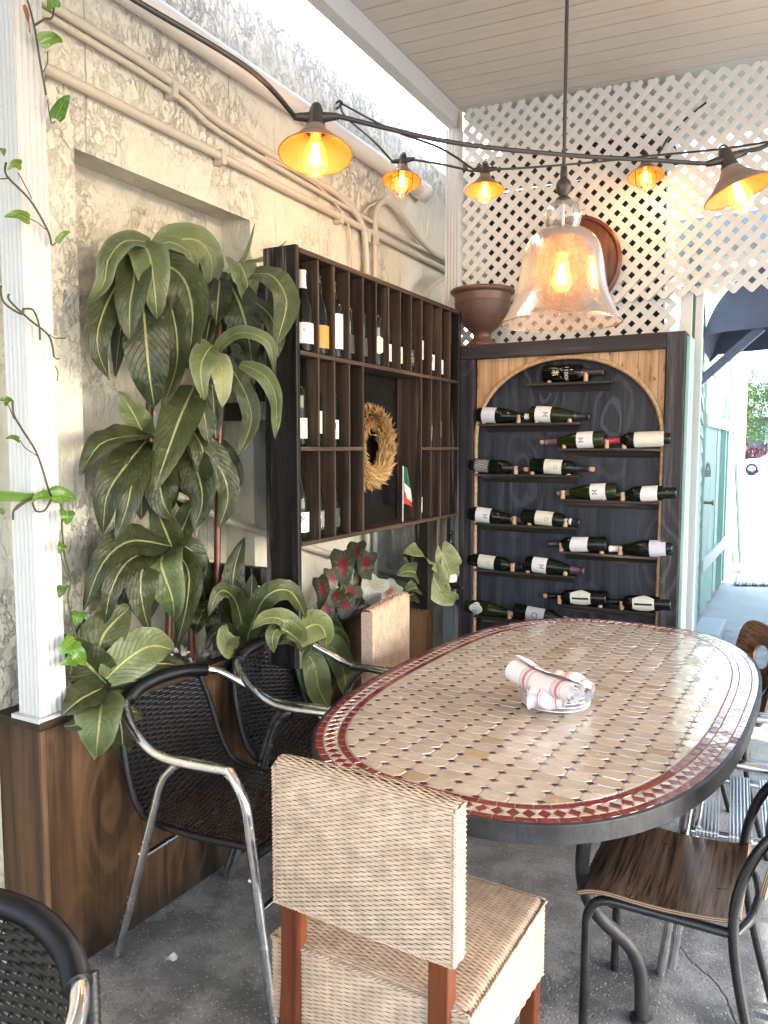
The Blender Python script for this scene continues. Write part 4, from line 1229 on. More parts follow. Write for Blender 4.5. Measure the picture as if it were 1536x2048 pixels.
for i in range(-ni, ni+1):
    for j in range(-nj, nj+1):
        cx, cy = i*px_, j*py_
        g = .0009; a, c = px_/2-g, py_/2-g
        o_ = [V((cx-a, cy-c+cd, 0)), V((cx-a+cd*1.3, cy-c, 0)), V((cx+a-cd*1.3, cy-c, 0)), V((cx+a, cy-c+cd, 0)), V((cx+a, cy+c-cd, 0)), V((cx+a-cd*1.3, cy+c, 0)), V((cx-a+cd*1.3, cy+c, 0)), V((cx-a, cy+c-cd, 0))]
        o_ = [p+V((R_.gauss(0,.0006), R_.gauss(0,.0006), 0)) for p in o_]
        r = clip_poly(o_, FIELD)
        if len(r) > 2: tile(b, r, TZ, cream(), .013)
        x, y = cx+px_/2, cy+py_/2
        dd = [V((x-cd*1.02, y, 0)), V((x, y-cd*.8, 0)), V((x+cd*1.02, y, 0)), V((x, y+cd*.8, 0))]
        r = clip_poly(dd, FIELD)
        if len(r) > 2:
            k = R_.random()
            tile(b, r, TZ, (.075+.07*k, .018, .018) if R_.random() < .45 else (.04+.03*k, .018, .016), .012)
b.build('mosaic_top', M['tile'], tb)
b = MB(); n = NO
b.add([V((p.x, p.y, TZ-.0016)) for p in INS[0]], [tuple(range(n))]); b.build('grout_bed', M['grout'], tb)
b = MB()
O2 = inset(OUT, -.006)
ring = [(O2, TZ-.043), (O2, TZ-.001), (INS[.004], TZ+.0005), (INS[.004], TZ-.003)]
vs = []
for pts, z in ring: vs += [V((p.x, p.y, z)) for p in pts]
fs = []
for r in range(len(ring)-1):
    for i in range(n): fs.append((r*n+i, r*n+(i+1) % n, (r+1)*n+(i+1) % n, (r+1)*n+i))
b.add(vs, fs, 0, None, None, False)
b.add([V((p.x, p.y, TZ-.043)) for p in O2], [tuple(range(n-1, -1, -1))])
b.build('iron_rim', M['iron'], tb, bevel=.002)
for sx in (1, -1):
    for sy in (1, -1):
        b = MB()
        b.tube(fillet([(sx*.30, sy*.56, TZ-.05), (sx*.235, sy*.58, .52), (sx*.24, sy*.535, .34), (sx*.36, sy*.43, .185), (sx*.365, sy*.425, .012)], [.2, .2, .12, .03], 7), .018, 12)
        b.lathe([(0,0),(.030,0),(.031,.006),(.024,.012),(0,.012)], 16, 0, T_(sx*.365, sy*.425, .001))
        b.build('leg', M['iron'], tb)
for sx in (1, -1):
    b = MB(); b.bar((sx*.30, -.6, TZ-.062), (sx*.30, .6, TZ-.062), .035, .03)
    b.build('under_rail', M['iron'], tb)

# ---- plates and napkins
PC = onz(1110, 1398, TZ+.025)
for k in range(4):
    b = MB()
    rp = .098+.001*(k % 2)
    b.lathe([(0,.003),(.050,.003),(.052,0),(.056,0),(.058,.004),(.078,.008),(rp,.0145),(rp+.002,.0165),(rp,.018),(.078,.0115),(.056,.008),(0,.007)], 48)
    o = b.build('plate', M['plate'], None, (PC.x+R_.uniform(-.003,.003), PC.y+R_.uniform(-.003,.003), TZ+.0035+.0105*k))
    tag(o, ['bottom white plate of the stack on the mosaic table', 'second white plate from the bottom of the stack', 'third white plate from the bottom of the stack', 'top white plate of the stack, under the rolled napkins'][k], 'plate', 'stacked plates on the table')
def napkin(label, a, e, r, droop=0, seed=0, sq=.8, r2=None):
    a, e = V(a), V(e); L = (e-a).length; t = (e-a).normalized(); sd = t.cross(V((0,0,1))).normalized(); up = sd.cross(t)
    b = MB(); rnd = random.Random(seed); r2 = (r2 or r)*1.2; r = r*1.2
    def P_(u, v):
        ang = u*2*pi*3.1+seed
        rr = (r+(r2-r)*v)*(.22+.78*u)*(1+.04*sin(v*9+u*13))
        off = .012*(u-.5)*(1 if seed % 2 else -1)
        c = a+t*(L*v+off)+up*(.006*sin(v*6+seed))-V((0,0,1))*droop*max(0, v-.5)**2*4
        w = .0012*mnoise.noise(V((u*14, v*9, seed)))
        return c+sd*((rr+w*2)*cos(ang))+up*((rr+w*2)*sq*sin(ang))
    b.grid(P_, 110, 26)
    o = b.build('rolled_napkin', M['napkin'], None, None, None)
    tag(o, label, 'napkin', 'rolled napkins on the plates')
zt = TZ+.055
def tp(px, py, z): return onz(px, py, z)
napkin('large rolled napkin lying on top, pointing away at upper left', tp(1152,1392,zt+.046), tp(1034,1342,zt+.05), .032, .0, 1, .85, .042)
napkin('rolled napkin hanging over the plate front with a spiral end facing out', tp(1128,1398,zt+.014), tp(1060,1385,zt+.018), .036, .02, 2, .8, .042)
napkin('middle rolled napkin with open spiral end facing the chairs', tp(1153,1392,zt+.012), tp(1080,1372,zt+.012), .026, 0, 3, .9)
napkin('rolled napkin at the right side of the plates with spiral end', tp(1170,1389,zt+.010), tp(1115,1360,zt+.012), .027, 0, 4, .9)
napkin('napkin folded behind the others with a red striped tip showing', tp(1182,1376,zt-.004), tp(1118,1350,zt+.008), .027, 0, 5, .75)
# flap of cloth hanging over the plate rim
b = MB()
A0 = tp(1052, 1378, zt+.02); A1 = tp(1118, 1392, zt+.022); B1 = tp(1098, 1424, TZ+.012); B0 = tp(1062, 1412, TZ+.016)
def flap(u, v):
    p = A0.lerp(A1, u); q_ = B0.lerp(B1, u); w = p.lerp(q_, v)
    w = w+V((.25,-.9,.3)).normalized()*(.014*sin(pi*v)+.004*sin(u*7))
    return w
b.grid(flap, 16, 12, uvf=lambda u, v: (v, .32+.52*u))
tag(b.build('hanging_napkin', M['napkin']), 'napkin flap draped over the plate rim with fine red lines', 'napkin', 'rolled napkins on the plates')

# ================================================================= WICKER CHAIRS
def wicker_chair(label, loc, rz):
    t = thing('wicker_chair', label, 'chair', loc, rz, 'tan wicker dining chairs')
    W = .418; TH = .05
    z0, z1 = .565, .872
    core = MB(); core.box(-W/2+.004, W/2-.004, -.206+.004, -.206+TH-.004, z0+.003, z1-.006)  # added filler box; its dark colour gives the weave its shaded gaps
    back = core.build('back_gap_fill', M['wickgap'], t)
    b = MB(); r = .018
    prof = [(-.206, z0), (-.206, z1-r)]
    pr = fillet([V((-.206, z0, 0)), V((-.208, (z0+z1)/2, 0)), V((-.206, z1, 0)), V((-.206+TH, z1, 0)), V((-.206+TH, z0, 0))], [.1, .018, .018], 7)
    Ls = [0]
    for i in range(len(pr)-1): Ls.append(Ls[-1]+(pr[i+1]-pr[i]).length)
    def along(v):
        d = v*Ls[-1]
        for i in range(len(pr)-1):
            if Ls[i+1] >= d or i == len(pr)-2:
                k = (d-Ls[i])/max(Ls[i+1]-Ls[i], 1e-9); return pr[i].lerp(pr[i+1], k)
    def PB(u, v):
        p = along(v)
        x = -W/2+W*u
        ed = 1-min(u, 1-u)/.03
        dy = 0
        if ed > 0: dy = .006*ed*ed
        back_side = p.x < -.206+TH/2
        bow = .0025*sin(u*pi)
        return V((x, p.x+(dy if back_side else -dy)-bow*(1 if back_side else -1), p.y+.004*sin(u*pi)*max(0, min(1, (p.y-z1+.08)/.08))))
    b.weave(lambda u, v: PB(1-u, v), 28, int(Ls[-1]/.0049), .0013, .0013, 3, fill=.97)
    for sx in (-1, 1):
        def PS(u, v, sx=sx): return V((sx*(W/2+.0005), -.206+.004+(TH-.008)*(u if sx > 0 else 1-u), z0+(z1-z0-.008)*v))
        b.weave(PS, 3, 60, .0012, .0012, 3, fill=1.04)
        # braided edge
        for k in range(2):
            pts = [V((sx*(W/2-.001+.0025*sin(i*.9+k*pi)), -.206+.001+.0025*cos(i*.9+k*pi), z0+(z1-z0-.012)*i/130)) for i in range(131)]
            b.tube(pts, .0024, 4)
    for y in (-.2055, -.206+TH):
        for k in range(2):
            pts = [V((-W/2+W*i/140, y+.0015*cos(i*.9+k*pi), z0+.002+.0025*sin(i*.9+k*pi))) for i in range(141)]
            b.tube(pts, .0024, 4)
    b.build('backrest', M['wicktan'], t)
    # seat
    SX, SY0, SY1, ST, SB = .232, -.185, .240, .475, .285
    core = MB(); core.box(-SX+.006, SX-.006, SY0+.006, SY1-.006, SB+.004, ST-.005); core.build('seat_gap_fill', M['wickgap'], t)
    b = MB()
    def PT(u, v):
        x = -SX+2*SX*u; y = SY0+(SY1-SY0)*v
        e = max(0, 1-min(u, 1-u)/.05); f = max(0, 1-min(v, 1-v)/.05)
        return V((x, y, ST+.012*sin(pi*u)*sin(pi*v)-.007*(e*e+f*f)))
    b.weave(PT, 28, 80, .0011, .0012, 3, fill=1.04)
    def side(p0, p1, nu):
        p0, p1 = V(p0), V(p1); nn = (p1-p0).cross(V((0,0,1))).normalized()
        def PA(u, v):
            p = p0.lerp(p1, u); sag = .022*sin(pi*u)*(1-v)
            return V((p.x, p.y, SB+sag+(ST-.008-SB-sag)*v))+nn*(.004*sin(pi*u))
        b.weave(PA, nu, 36, .0011, .0012, 3, fill=1.04)
        for k in range(2):
            pts = [p0.lerp(p1, i/140)+V((0,0,ST-.007))+nn*(.003+.002*cos(i*.9+k*pi))+V((0,0,.0022*sin(i*.9+k*pi))) for i in range(141)]
            b.tube(pts, .0024, 4)
    side((-SX,SY0,0), (SX,SY0,0), 24); side((SX,SY0,0), (SX,SY1,0), 24); side((SX,SY1,0), (-SX,SY1,0), 24); side((-SX,SY1,0), (-SX,SY0,0), 24)
    b.build('seat', M['wicktan'], t)
    for sx in (-1, 1):
        b = MB()
        pts = [(sx*.172, -.192, z0+.02), (sx*.172, -.196, .36), (sx*.174, -.222, .0)]
        for p, q_ in zip(pts[:-1], pts[1:]): pass
        cs = [(-.021,-.019),(.021,-.019),(.021,.019),(-.021,.019)]
        lv = [(-.183, z0+.002, 1), (-.187, .40, 1), (-.205, .2, .96), (-.228, 0.0, .85)]
        vs = [V((sx*.174+c[0]*k, y+c[1]*k, z)) for (y, z, k) in lv for c in cs]
        fs = [(a*4+i, a*4+(i+1) % 4, a*4+4+(i+1) % 4, a*4+4+i) for a in range(3) for i in range(4)]+[(3,2,1,0),(12,13,14,15)]
        fs = [tuple(reversed(f)) for f in fs]
        b.add(vs, fs); b.build('leg', M['mahog'], t, bevel=.003)
        b = MB()
        lv = [(.212, .30, 1), (.222, 0, .72)]
        vs = [V((sx*.208+c[0]*k, y+c[1]*k, z)) for (y, z, k) in lv for c in cs]
        fs = [(i, (i+1) % 4, 4+(i+1) % 4, 4+i) for i in range(4)]+[(3,2,1,0),(4,5,6,7)]
        fs = [tuple(reversed(f)) for f in fs]
        b.add(vs, fs); b.build('leg', M['mahog'], t, bevel=.003)
    return t
w1 = wicker_chair('tan wicker chair with mahogany legs at the near end of the table', (-.725, 1.452, 0), radians(-2))
w2 = copy_tree(w1); w2['label'] = 'tan wicker chair tucked against the planter beyond the two black chairs'
w2.location = (-1.34, 2.86, 0); w2.rotation_euler = (0, 0, radians(-84))

# ================================================================= ALUMINIUM ARM CHAIRS
def alu_frame(t, W=.268):
    """forward is +x"""
    L = [(.285, -W*.93, 0), (.215, -W, .60), (.165, -W, .668), (-.06, -W, .662), (-.17, -W*.96, .70), (-.268, -W*.78, .755), (-.315, -W*.40, .777)]
    pts = fillet([V(p) for p in L[:3]], [.075], 7)[:-1]+cat([V(p) for p in L[2:]]+[V((-.328, 0, .782))], 7)
    full = pts + [V((p.x, -p.y, p.z)) for p in reversed(pts[:-1])]
    b = MB(); b.tube(full, .0135, 12); b.build('arm_loop', M['alu'], t)
    for s in (-1, 1):
        b = MB()
        q_ = fillet([(.255, s*(W*.93-.028), 0.012), (.190, s*(W-.029), .585), (.14, s*(W-.027), .655), (.02, s*(W-.018), .661), (-.07, s*(W-.006), .655)], [.07, .06, .06], 6)
        b.tube(q_, .0125, 10); b.build('inner_leg_tube', M['alu'], t)
        b = MB()
        q_ = fillet([(-.285, s*W*.95, 0), (-.075, s*W*.985, .60), (-.02, s*W*.99, .652)], [.05], 6)
        b.tube(q_, .0132, 12); b.build('rear_leg', M['alu'], t)
        b = MB()
        for (x, z, y) in ((.2235, .38, W*.945+.0125), (.244, .30, W*.94+.0125), (-.163, .36, W*.965+.0125)):
            b.lathe([(0,.004),(.005,.003),(.0065,0)], 10, 0, T_(x, s*y, z) @ Matrix.Rotation(radians(-90*s), 4, 'X'))
        b.build('rivets', M['alu'], t)
    b = MB(); b.tube([(.225, -W+.03, .275), (.225, W-.03, .275)], .009, 8); b.build('front_stretcher', M['alu'], t)
    b = MB(); b.tube([(-.165, -W+.02, .345), (-.165, W-.02, .345)], .009, 8); b.build('rear_stretcher', M['alu'], t)
    # black caps under the legs
    return full
def alu_chair(label, loc, rz, W=.268):
    t = thing('wicker_armchair', label, 'armchair', loc, rz, 'aluminium armchairs with black wicker')
    alu_frame(t, W)
    # wrapped top of the loop
    top = cat([(-.2885,-W*.66,.7645),(-.315,-W*.40,.777),(-.328,0,.782),(-.315,W*.40,.777),(-.2885,W*.66,.7645)], 64)
    rr = [.0172+.0016*sin(i*2*pi/3.0) for i in range(len(top))]
    # finer rings
    fine = []
    for i in range(len(top)-1): fine += [top[i], top[i].lerp(top[i+1], .5)]
    rr = [.0195+.0014*sin(i*2*pi/4.0) for i in range(len(fine))]
    b = MB(); b.tube(fine, rr, 12); b.build('wrapped_top_rail', M['wick'], t)
    # sling profile in x,z from the top rail to the front of the seat
    prof = cat([(-.318,.765,.165),(-.297,.66,.195),(-.262,.54,.208),(-.222,.465,.215),(-.165,.437,.222),(-.02,.436,.232),(.12,.446,.236),(.205,.452,.236),(.222,.440,.236),(.223,.428,.236)], 8)
    Ls = [0]
    for i in range(len(prof)-1): Ls.append(Ls[-1]+math.hypot(prof[i+1].x-prof[i].x, prof[i+1].y-prof[i].y))
    def P_(u, v):
        d = v*Ls[-1]
        k = 0
        while k < len(prof)-2 and Ls[k+1] < d: k += 1
        f = (d-Ls[k])/max(Ls[k+1]-Ls[k], 1e-9); p = prof[k].lerp(prof[min(k+1, len(prof)-1)], f)
        yy = (2*u-1)
        bow = -.022*(yy*yy-1)*(1 if v < .42 else max(0, 1-(v-.42)*6))
        top_ = (1-min(1, v/.1))*.012*(1-yy*yy)
        return V((p.x-bow*1.0, yy*p.z, p.y+top_))
    nrows = int(Ls[-1]/.0078)
    b = MB(); b.weave(P_, 13, nrows, .0024, .0020, 4, fill=1.02)
    for k in range(14):
        u = k/13; 
        if k in (0, 13): continue
        b.tube([P_(u, min(1, i/40)) for i in range(41)], .0022, 4)
    b.build('woven_sling', M['wick'], t)
    for s in (0, 1):
        pts = [P_(s, i/220*.999) for i in range(221)]
        rr = [.0098+.0011*sin(i*2*pi/2.5) for i in range(221)]
        b = MB(); b.tube(pts, rr, 10); b.build('wrapped_side_rail', M['wick'], t)
    b = MB()
    pts = [V((.222, -.236+.472*i/200, .437)) for i in range(201)]
    b.tube(pts, [.0135+.0012*sin(i*2*pi/2.5) for i in range(201)], 10); b.build('wrapped_front_rail', M['wick'], t)
    return t
a1 = alu_chair('black wicker aluminium armchair nearest the planter corner', (-1.462, 1.80, 0), radians(1))
a2 = copy_tree(a1); a2['label'] = 'black wicker aluminium armchair in the middle, behind the nearer one, under drooping leaves'
a2.location = (-1.445, 2.30, 0); a2.rotation_euler = (0, 0, radians(3))
a3 = copy_tree(a1); a3['label'] = 'black wicker aluminium armchair cut off at the bottom left corner'
a3.location = (-1.075, .43, 0); a3.rotation_euler = (0, 0, radians(-97))

# slatted aluminium chair
sc_ = thing('slat_armchair', 'aluminium armchair with ribbed metal seat slats at the right of the table', 'armchair', (-.03, 2.462, 0), radians(184))
alu_frame(sc_, .225)
for y in (-.2, .2):
    b = MB(); b.tube([(-.20, y, .445), (.215, y, .445)], .0125, 12); b.build('seat_rail', M['alu'], sc_)
for k in range(5):
    x = -.165+.085*k
    b = MB()
    w = .058; nrib = 6
    prof = []
    for i in range(nrib*4+1):
        a = i/(nrib*4); prof.append((x-w/2+w*a, .0009*cos(a*nrib*2*pi)))
    path_ = fillet([(0,-.2135,.440),(0,-.2135,.4595),(0,-.19,.460),(0,0,.456),(0,.19,.460),(0,.2135,.4595),(0,.2135,.440)], [.008,.02,.2,.02,.008], 5)
    path_ = [V(p) for p in path_]
    vs = []; 
    for j, p in enumerate(path_):
        tt = (path_[min(j+1, len(path_)-1)]-path_[max(j-1, 0)]).normalized(); nn = V((0,-tt.z,tt.y))
        for (xx, h) in prof: vs.append(V((xx, p.y, p.z))+nn*h)
    m = len(prof)
    b.add(vs, [(j*m+i, j*m+i+1, (j+1)*m+i+1, (j+1)*m+i) for j in range(len(path_)-1) for i in range(m-1)], 0, None, None, True)
    sl = b.build('seat_slat', M['alus'], sc_, solid=.002)
    for y in (-.2145, .2145):
        for dx in (-.016, .016):
            pass
for k in range(4):
    z = .53+.062*k
    b = MB()
    pts = cat([(-.225-.10*(z-.45)/.3, -.205, z), (-.25-.10*(z-.45)/.3, -.1, z), (-.258-.10*(z-.45)/.3, 0, z), (-.25-.10*(z-.45)/.3, .1, z), (-.225-.10*(z-.45)/.3, .205, z)], 6)
    vs = []
    for p in pts: vs += [p+V((0,0,-.02)), p+V((.002,0,0)), p+V((0,0,.02))]
    fs = [(3*i+j, 3*i+3+j, 3*i+4+j, 3*i+1+j) for i in range(len(pts)-1) for j in (0, 1)]
    b.add(vs, fs, 0, None, None, True); b.build('back_slat', M['alus'], sc_, solid=.002)
for y in (-.2, .2):
    b = MB(); b.tube([(-.20, y, .445), (-.232, y*1.03, .5), (-.335, y*1.03, .745)], .011, 10); b.build('back_post', M['alu'], sc_)

# ================================================================= PLYWOOD CHAIRS
def ply_sheet(b, fn, nu, nv, th, mi_top=0, mi_edge=1, layers=5):
    """curved plywood: fn gives the top face; the edge shows alternating veneers"""
    def nrm(u, v):
        e = 1e-3
        return (fn(min(u+e,1), v)-fn(max(u-e,0), v)).cross(fn(u, min(v+e,1))-fn(u, max(v-e,0))).normalized()
    top = [[fn(i/nu, j/nv) for i in range(nu+1)] for j in range(nv+1)]
    nn = [[nrm(i/nu, j/nv) for i in range(nu+1)] for j in range(nv+1)]
    flat = [p for r in top for p in r]
    fs = [(j*(nu+1)+i, j*(nu+1)+i+1, (j+1)*(nu+1)+i+1, (j+1)*(nu+1)+i) for j in range(nv) for i in range(nu)]
    b.add(flat, fs, mi_top, None, (1,1,1), True)
    bot = [top[j][i]-nn[j][i]*th for j in range(nv+1) for i in range(nu+1)]
    b.add(bot, [tuple(reversed(f)) for f in fs], mi_top, None, (1,1,1), True)
    bd_ = [(0, i) for i in range(nu+1)]+[(j, nu) for j in range(1, nv+1)]+[(nv, i) for i in range(nu-1, -1, -1)]+[(j, 0) for j in range(nv-1, 0, -1)]
    for L in range(layers):
        c = (.055,.028,.016) if L % 2 == 0 else (.36,.22,.12)
        a = [top[j][i]-nn[j][i]*(th*L/layers) for (j, i) in bd_]; z = [top[j][i]-nn[j][i]*(th*(L+1)/layers) for (j, i) in bd_]
        m = len(bd_)
        b.add(a+z, [(k, m+k, m+(k+1) % m, (k+1) % m) for k in range(m)], mi_edge, None, c)
def ply_chair(label, loc, rz):
    """forward is +x"""
    t = thing('plywood_chair', label, 'chair', loc, rz, 'striped plywood chairs with black tube frames')
    b = MB(); D, Wd = .36, .40
    def seat(u, v):
        x = -D/2+D*u; y = (-Wd/2+Wd*v)*(1-.07*(1-u)) 
        cy = (2*v-1)
        z = .457+.010*cy*cy*(1-.4*u)-.012*sin(pi*min(1, u*1.1))
        if u > .72: z -= .022*((u-.72)/.28)**2
        if u < .12: z += .010*((.12-u)/.12)**2
        # rounded corners
        return V((x, y, z))
    ply_sheet(b, seat, 22, 18, .012)
    b.build('seat', [M['zebra'], M['ply']], t)
    b = MB()
    def back_pt(s, z):
        # s across (-1..1), z height
        k = (z-.50)/.37
        return V((-.205-.10*k-.028*(1-s*s)+.02*k*k, s*.198*(1-.10*max(0, k-.2)), z))
    nx, nz = 40, 44
    def inhole(s, k): return ((s)/.40)**2+((k-.66)/.145)**2 < 1
    th = .011
    # ring mesh: oval hole to outer outline, so the hole has a clean edge
    m = 72; rings = 12
    def outer(a):
        c, s_ = cos(a), sin(a)
        n_ = 5.0
        k = (abs(c)**n_+abs(s_)**n_)**(-1/n_)
        return (c*k, .5+.5*s_*k)
    def hole(a): return (.36*cos(a), .66+.12*sin(a))
    vs = []
    for r in range(rings+1):
        f = r/rings
        for i in range(m):
            a = 2*pi*i/m
            h, o_ = hole(a), outer(a)
            s = h[0]+(o_[0]-h[0])*f; k = h[1]+(o_[1]-h[1])*f
            vs.append(back_pt(s, .50+.37*k))
    fs = [(r*m+i, (r+1)*m+i, (r+1)*m+(i+1) % m, r*m+(i+1) % m) for r in range(rings) for i in range(m)]
    off = V((-th, 0, -.002))
    b.add(vs, fs, 0, None, (1,1,1), True); b.add([p+off for p in vs], [tuple(reversed(f)) for f in fs], 0, None, (1,1,1), True)
    for L in range(5):
        c = (.055,.028,.016) if L % 2 == 0 else (.36,.22,.12)
        for r, flip in ((0, 0), (rings, 1)):
            A = [vs[r*m+i]+off*(L/5) for i in range(m)]; Z = [vs[r*m+i]+off*((L+1)/5) for i in range(m)]
            q_ = [(k, (k+1) % m, m+(k+1) % m, m+k) for k in range(m)]
            b.add(A+Z, [tuple(reversed(f)) if flip else f for f in q_], 1, None, c)
    b.build('backrest', [M['zebra'], M['ply']], t)
    for s in (-1, 1):
        b = MB()
        b.tube(fillet([(.160, s*.190, 0), (.155, s*.188, .432), (-.17, s*.176, .424)], [.07], 8), .0115, 12)
        b.build('front_leg', M['blk'], t)
        b = MB()
        b.tube(cat([(-.265, s*.19, 0), (-.205, s*.188, .22), (-.172, s*.184, .40), (-.176, s*.180, .52), (-.215, s*.172, .63), (-.29, s*.15, .72)], 7), .0120, 12)
        b.build('rear_post', M['blk'], t)
        b = MB()
        b.tube(fillet([(-.174, s*.178, .425), (-.205, s*.10, .43), (-.215, s*.0, .435)], .05, 5), .010, 10); b.build('back_brace', M['blk'], t)
    b = MB(); b.tube([(.10, -.18, .418), (.10, .18, .418)], .010, 10); b.build('cross_tube', M['blk'], t)
    return t
c1 = ply_chair('striped plywood chair with black tube legs in the near right corner', (-.262, 2.005, 0), radians(180))
c2 = copy_tree(c1); c2['label'] = 'striped plywood chair with an oval hole in its back beyond the slatted chair'
c2.location = (-.37, 3.14, 0); c2.rotation_euler = (0, 0, radians(-156)); c2.scale = (1, 1, .96)
# ================================================================= PLANTS
def leaf(mb, pts, width, facing=None, fold=.22, wave=.05, seed=0, colr=None, shape='long', mi=0, twist=0, nu=6, nv=16):
    """blade along pts; facing = direction the upper side looks"""
    pa = cat(pts, 8); n = len(pa)
    Ls = [0]
    for i in range(n-1): Ls.append(Ls[-1]+(pa[i+1]-pa[i]).length)
    rnd = random.Random(seed); ph = rnd.random()*6; ph2 = rnd.random()*6
    colr = colr if colr is not None else (rnd.random(),)*3
    def at(v):
        d = v*Ls[-1]; k = 0
        while k < n-2 and Ls[k+1] < d: k += 1
        f = (d-Ls[k])/max(Ls[k+1]-Ls[k], 1e-9)
        return pa[k].lerp(pa[k+1], f)
    vs = []; uv = []
    for j in range(nv+1):
        v = j/nv; c = at(v); t = (at(min(1, v+.02))-at(max(0, v-.02))).normalized()
        fc_ = facing if facing is not None else V((0,0,1))
        s = t.cross(fc_)
        s = s.normalized() if s.length > 1e-3 else V((1,0,0))
        nr_ = s.cross(t)
        if twist:
            m_ = Matrix.Rotation(twist*v, 3, t); s = m_ @ s; nr_ = m_ @ nr_
        if shape == 'long': wd = (sin(pi*min(1, .06+.94*v)**.78)**.72)*(1 if v < .93 else 1) if v < 1 else 0.0
        elif shape == 'heart':
            wd = ((1-v)**.75)*(1+.35*v) if v > .12 else (.62+v*3)
        else: wd = sin(pi*v**.7)
        wd = max(wd, .015)*width*.5
        for i in range(nu+1):
            u = i/nu; a = 2*u-1
            edge = abs(a)**1.5
            h = fold*wd*abs(a)-fold*wd*.5*abs(a)**3 + wave*width*edge*sin(v*9+ph+(2.1 if a > 0 else 0))*.8 + wave*.45*width*sin(v*21+ph2+a*2)*edge
            back = 0
            if shape == 'heart' and v < .12: back = -(.12-v)*.9*abs(a)*width
            vs.append(c+s*(wd*a)+nr_*h+t*back); uv.append((u, v))
    fs = [(j*(nu+1)+i, j*(nu+1)+i+1, (j+1)*(nu+1)+i+1, (j+1)*(nu+1)+i) for j in range(nv) for i in range(nu)]
    mb.add(vs, fs, mi, uv, colr, True)
def wpx(w, p):   # width in photo pixels -> metres at point p
    return w*((p-CAM).dot(CF))/FPX
def pxleaf(mb, spec, x0, mi=0, seed=0, facing=None, wave=.05, colr=None, shape='long', fold=.22, twist=0):
    """spec: width_px, [(px,py,dx)...]; dx is the distance in front of the plant's own plane x0"""
    w, pts = spec
    P3 = [onx(p[0], p[1], x0+p[2]) for p in pts]
    mid = P3[len(P3)//2]
    d = (CAM-mid); d.z *= .3; d.normalize()
    f = facing if facing is not None else (d*.8+V((.2,-.1,.45))+V((R_.uniform(-.35,.35), R_.uniform(-.35,.35), R_.uniform(-.2,.2)))).normalized()
    leaf(mb, P3, wpx(w, mid)*1.2, f, fold, wave, seed, colr, shape, 0, twist)
def canes(t, lines, x0, r=.013):
    for ln in lines:
        P3 = cat([onx(p[0], p[1], x0+p[2]) for p in ln], 10)
        b = MB(); b.M = T_(*[-q_ for q_ in t.location])
        rr = [r*(1.14 if (i % 9) == 0 else 1) for i in range(len(P3))]
        b.tube(P3, rr, 10); b.build('cane', M['cane'], t)
def plant(name, label, cat_, base, groups, x0, group=None, wave=.085):
    """groups: list of (material, specs)"""
    t = thing(name, label, cat_, base, 0, group)
    sd = 0
    for mat, specs in groups:
        b = MB(); b.M = T_(*[-q_ for q_ in base])
        for s in specs:
            sd += 1
            opt = s[2] if len(s) > 2 else {}
            pxleaf(b, s[:2], x0, seed=sd*7+len(label), wave=opt.get('wave', wave), colr=(opt['c'],)*3 if 'c' in opt else None, shape=opt.get('shape', 'long'), fold=opt.get('fold', R_.uniform(.1, .5)), twist=opt.get('tw', 0))
        b.build('foliage', mat, t)
    return t
D_ = .02
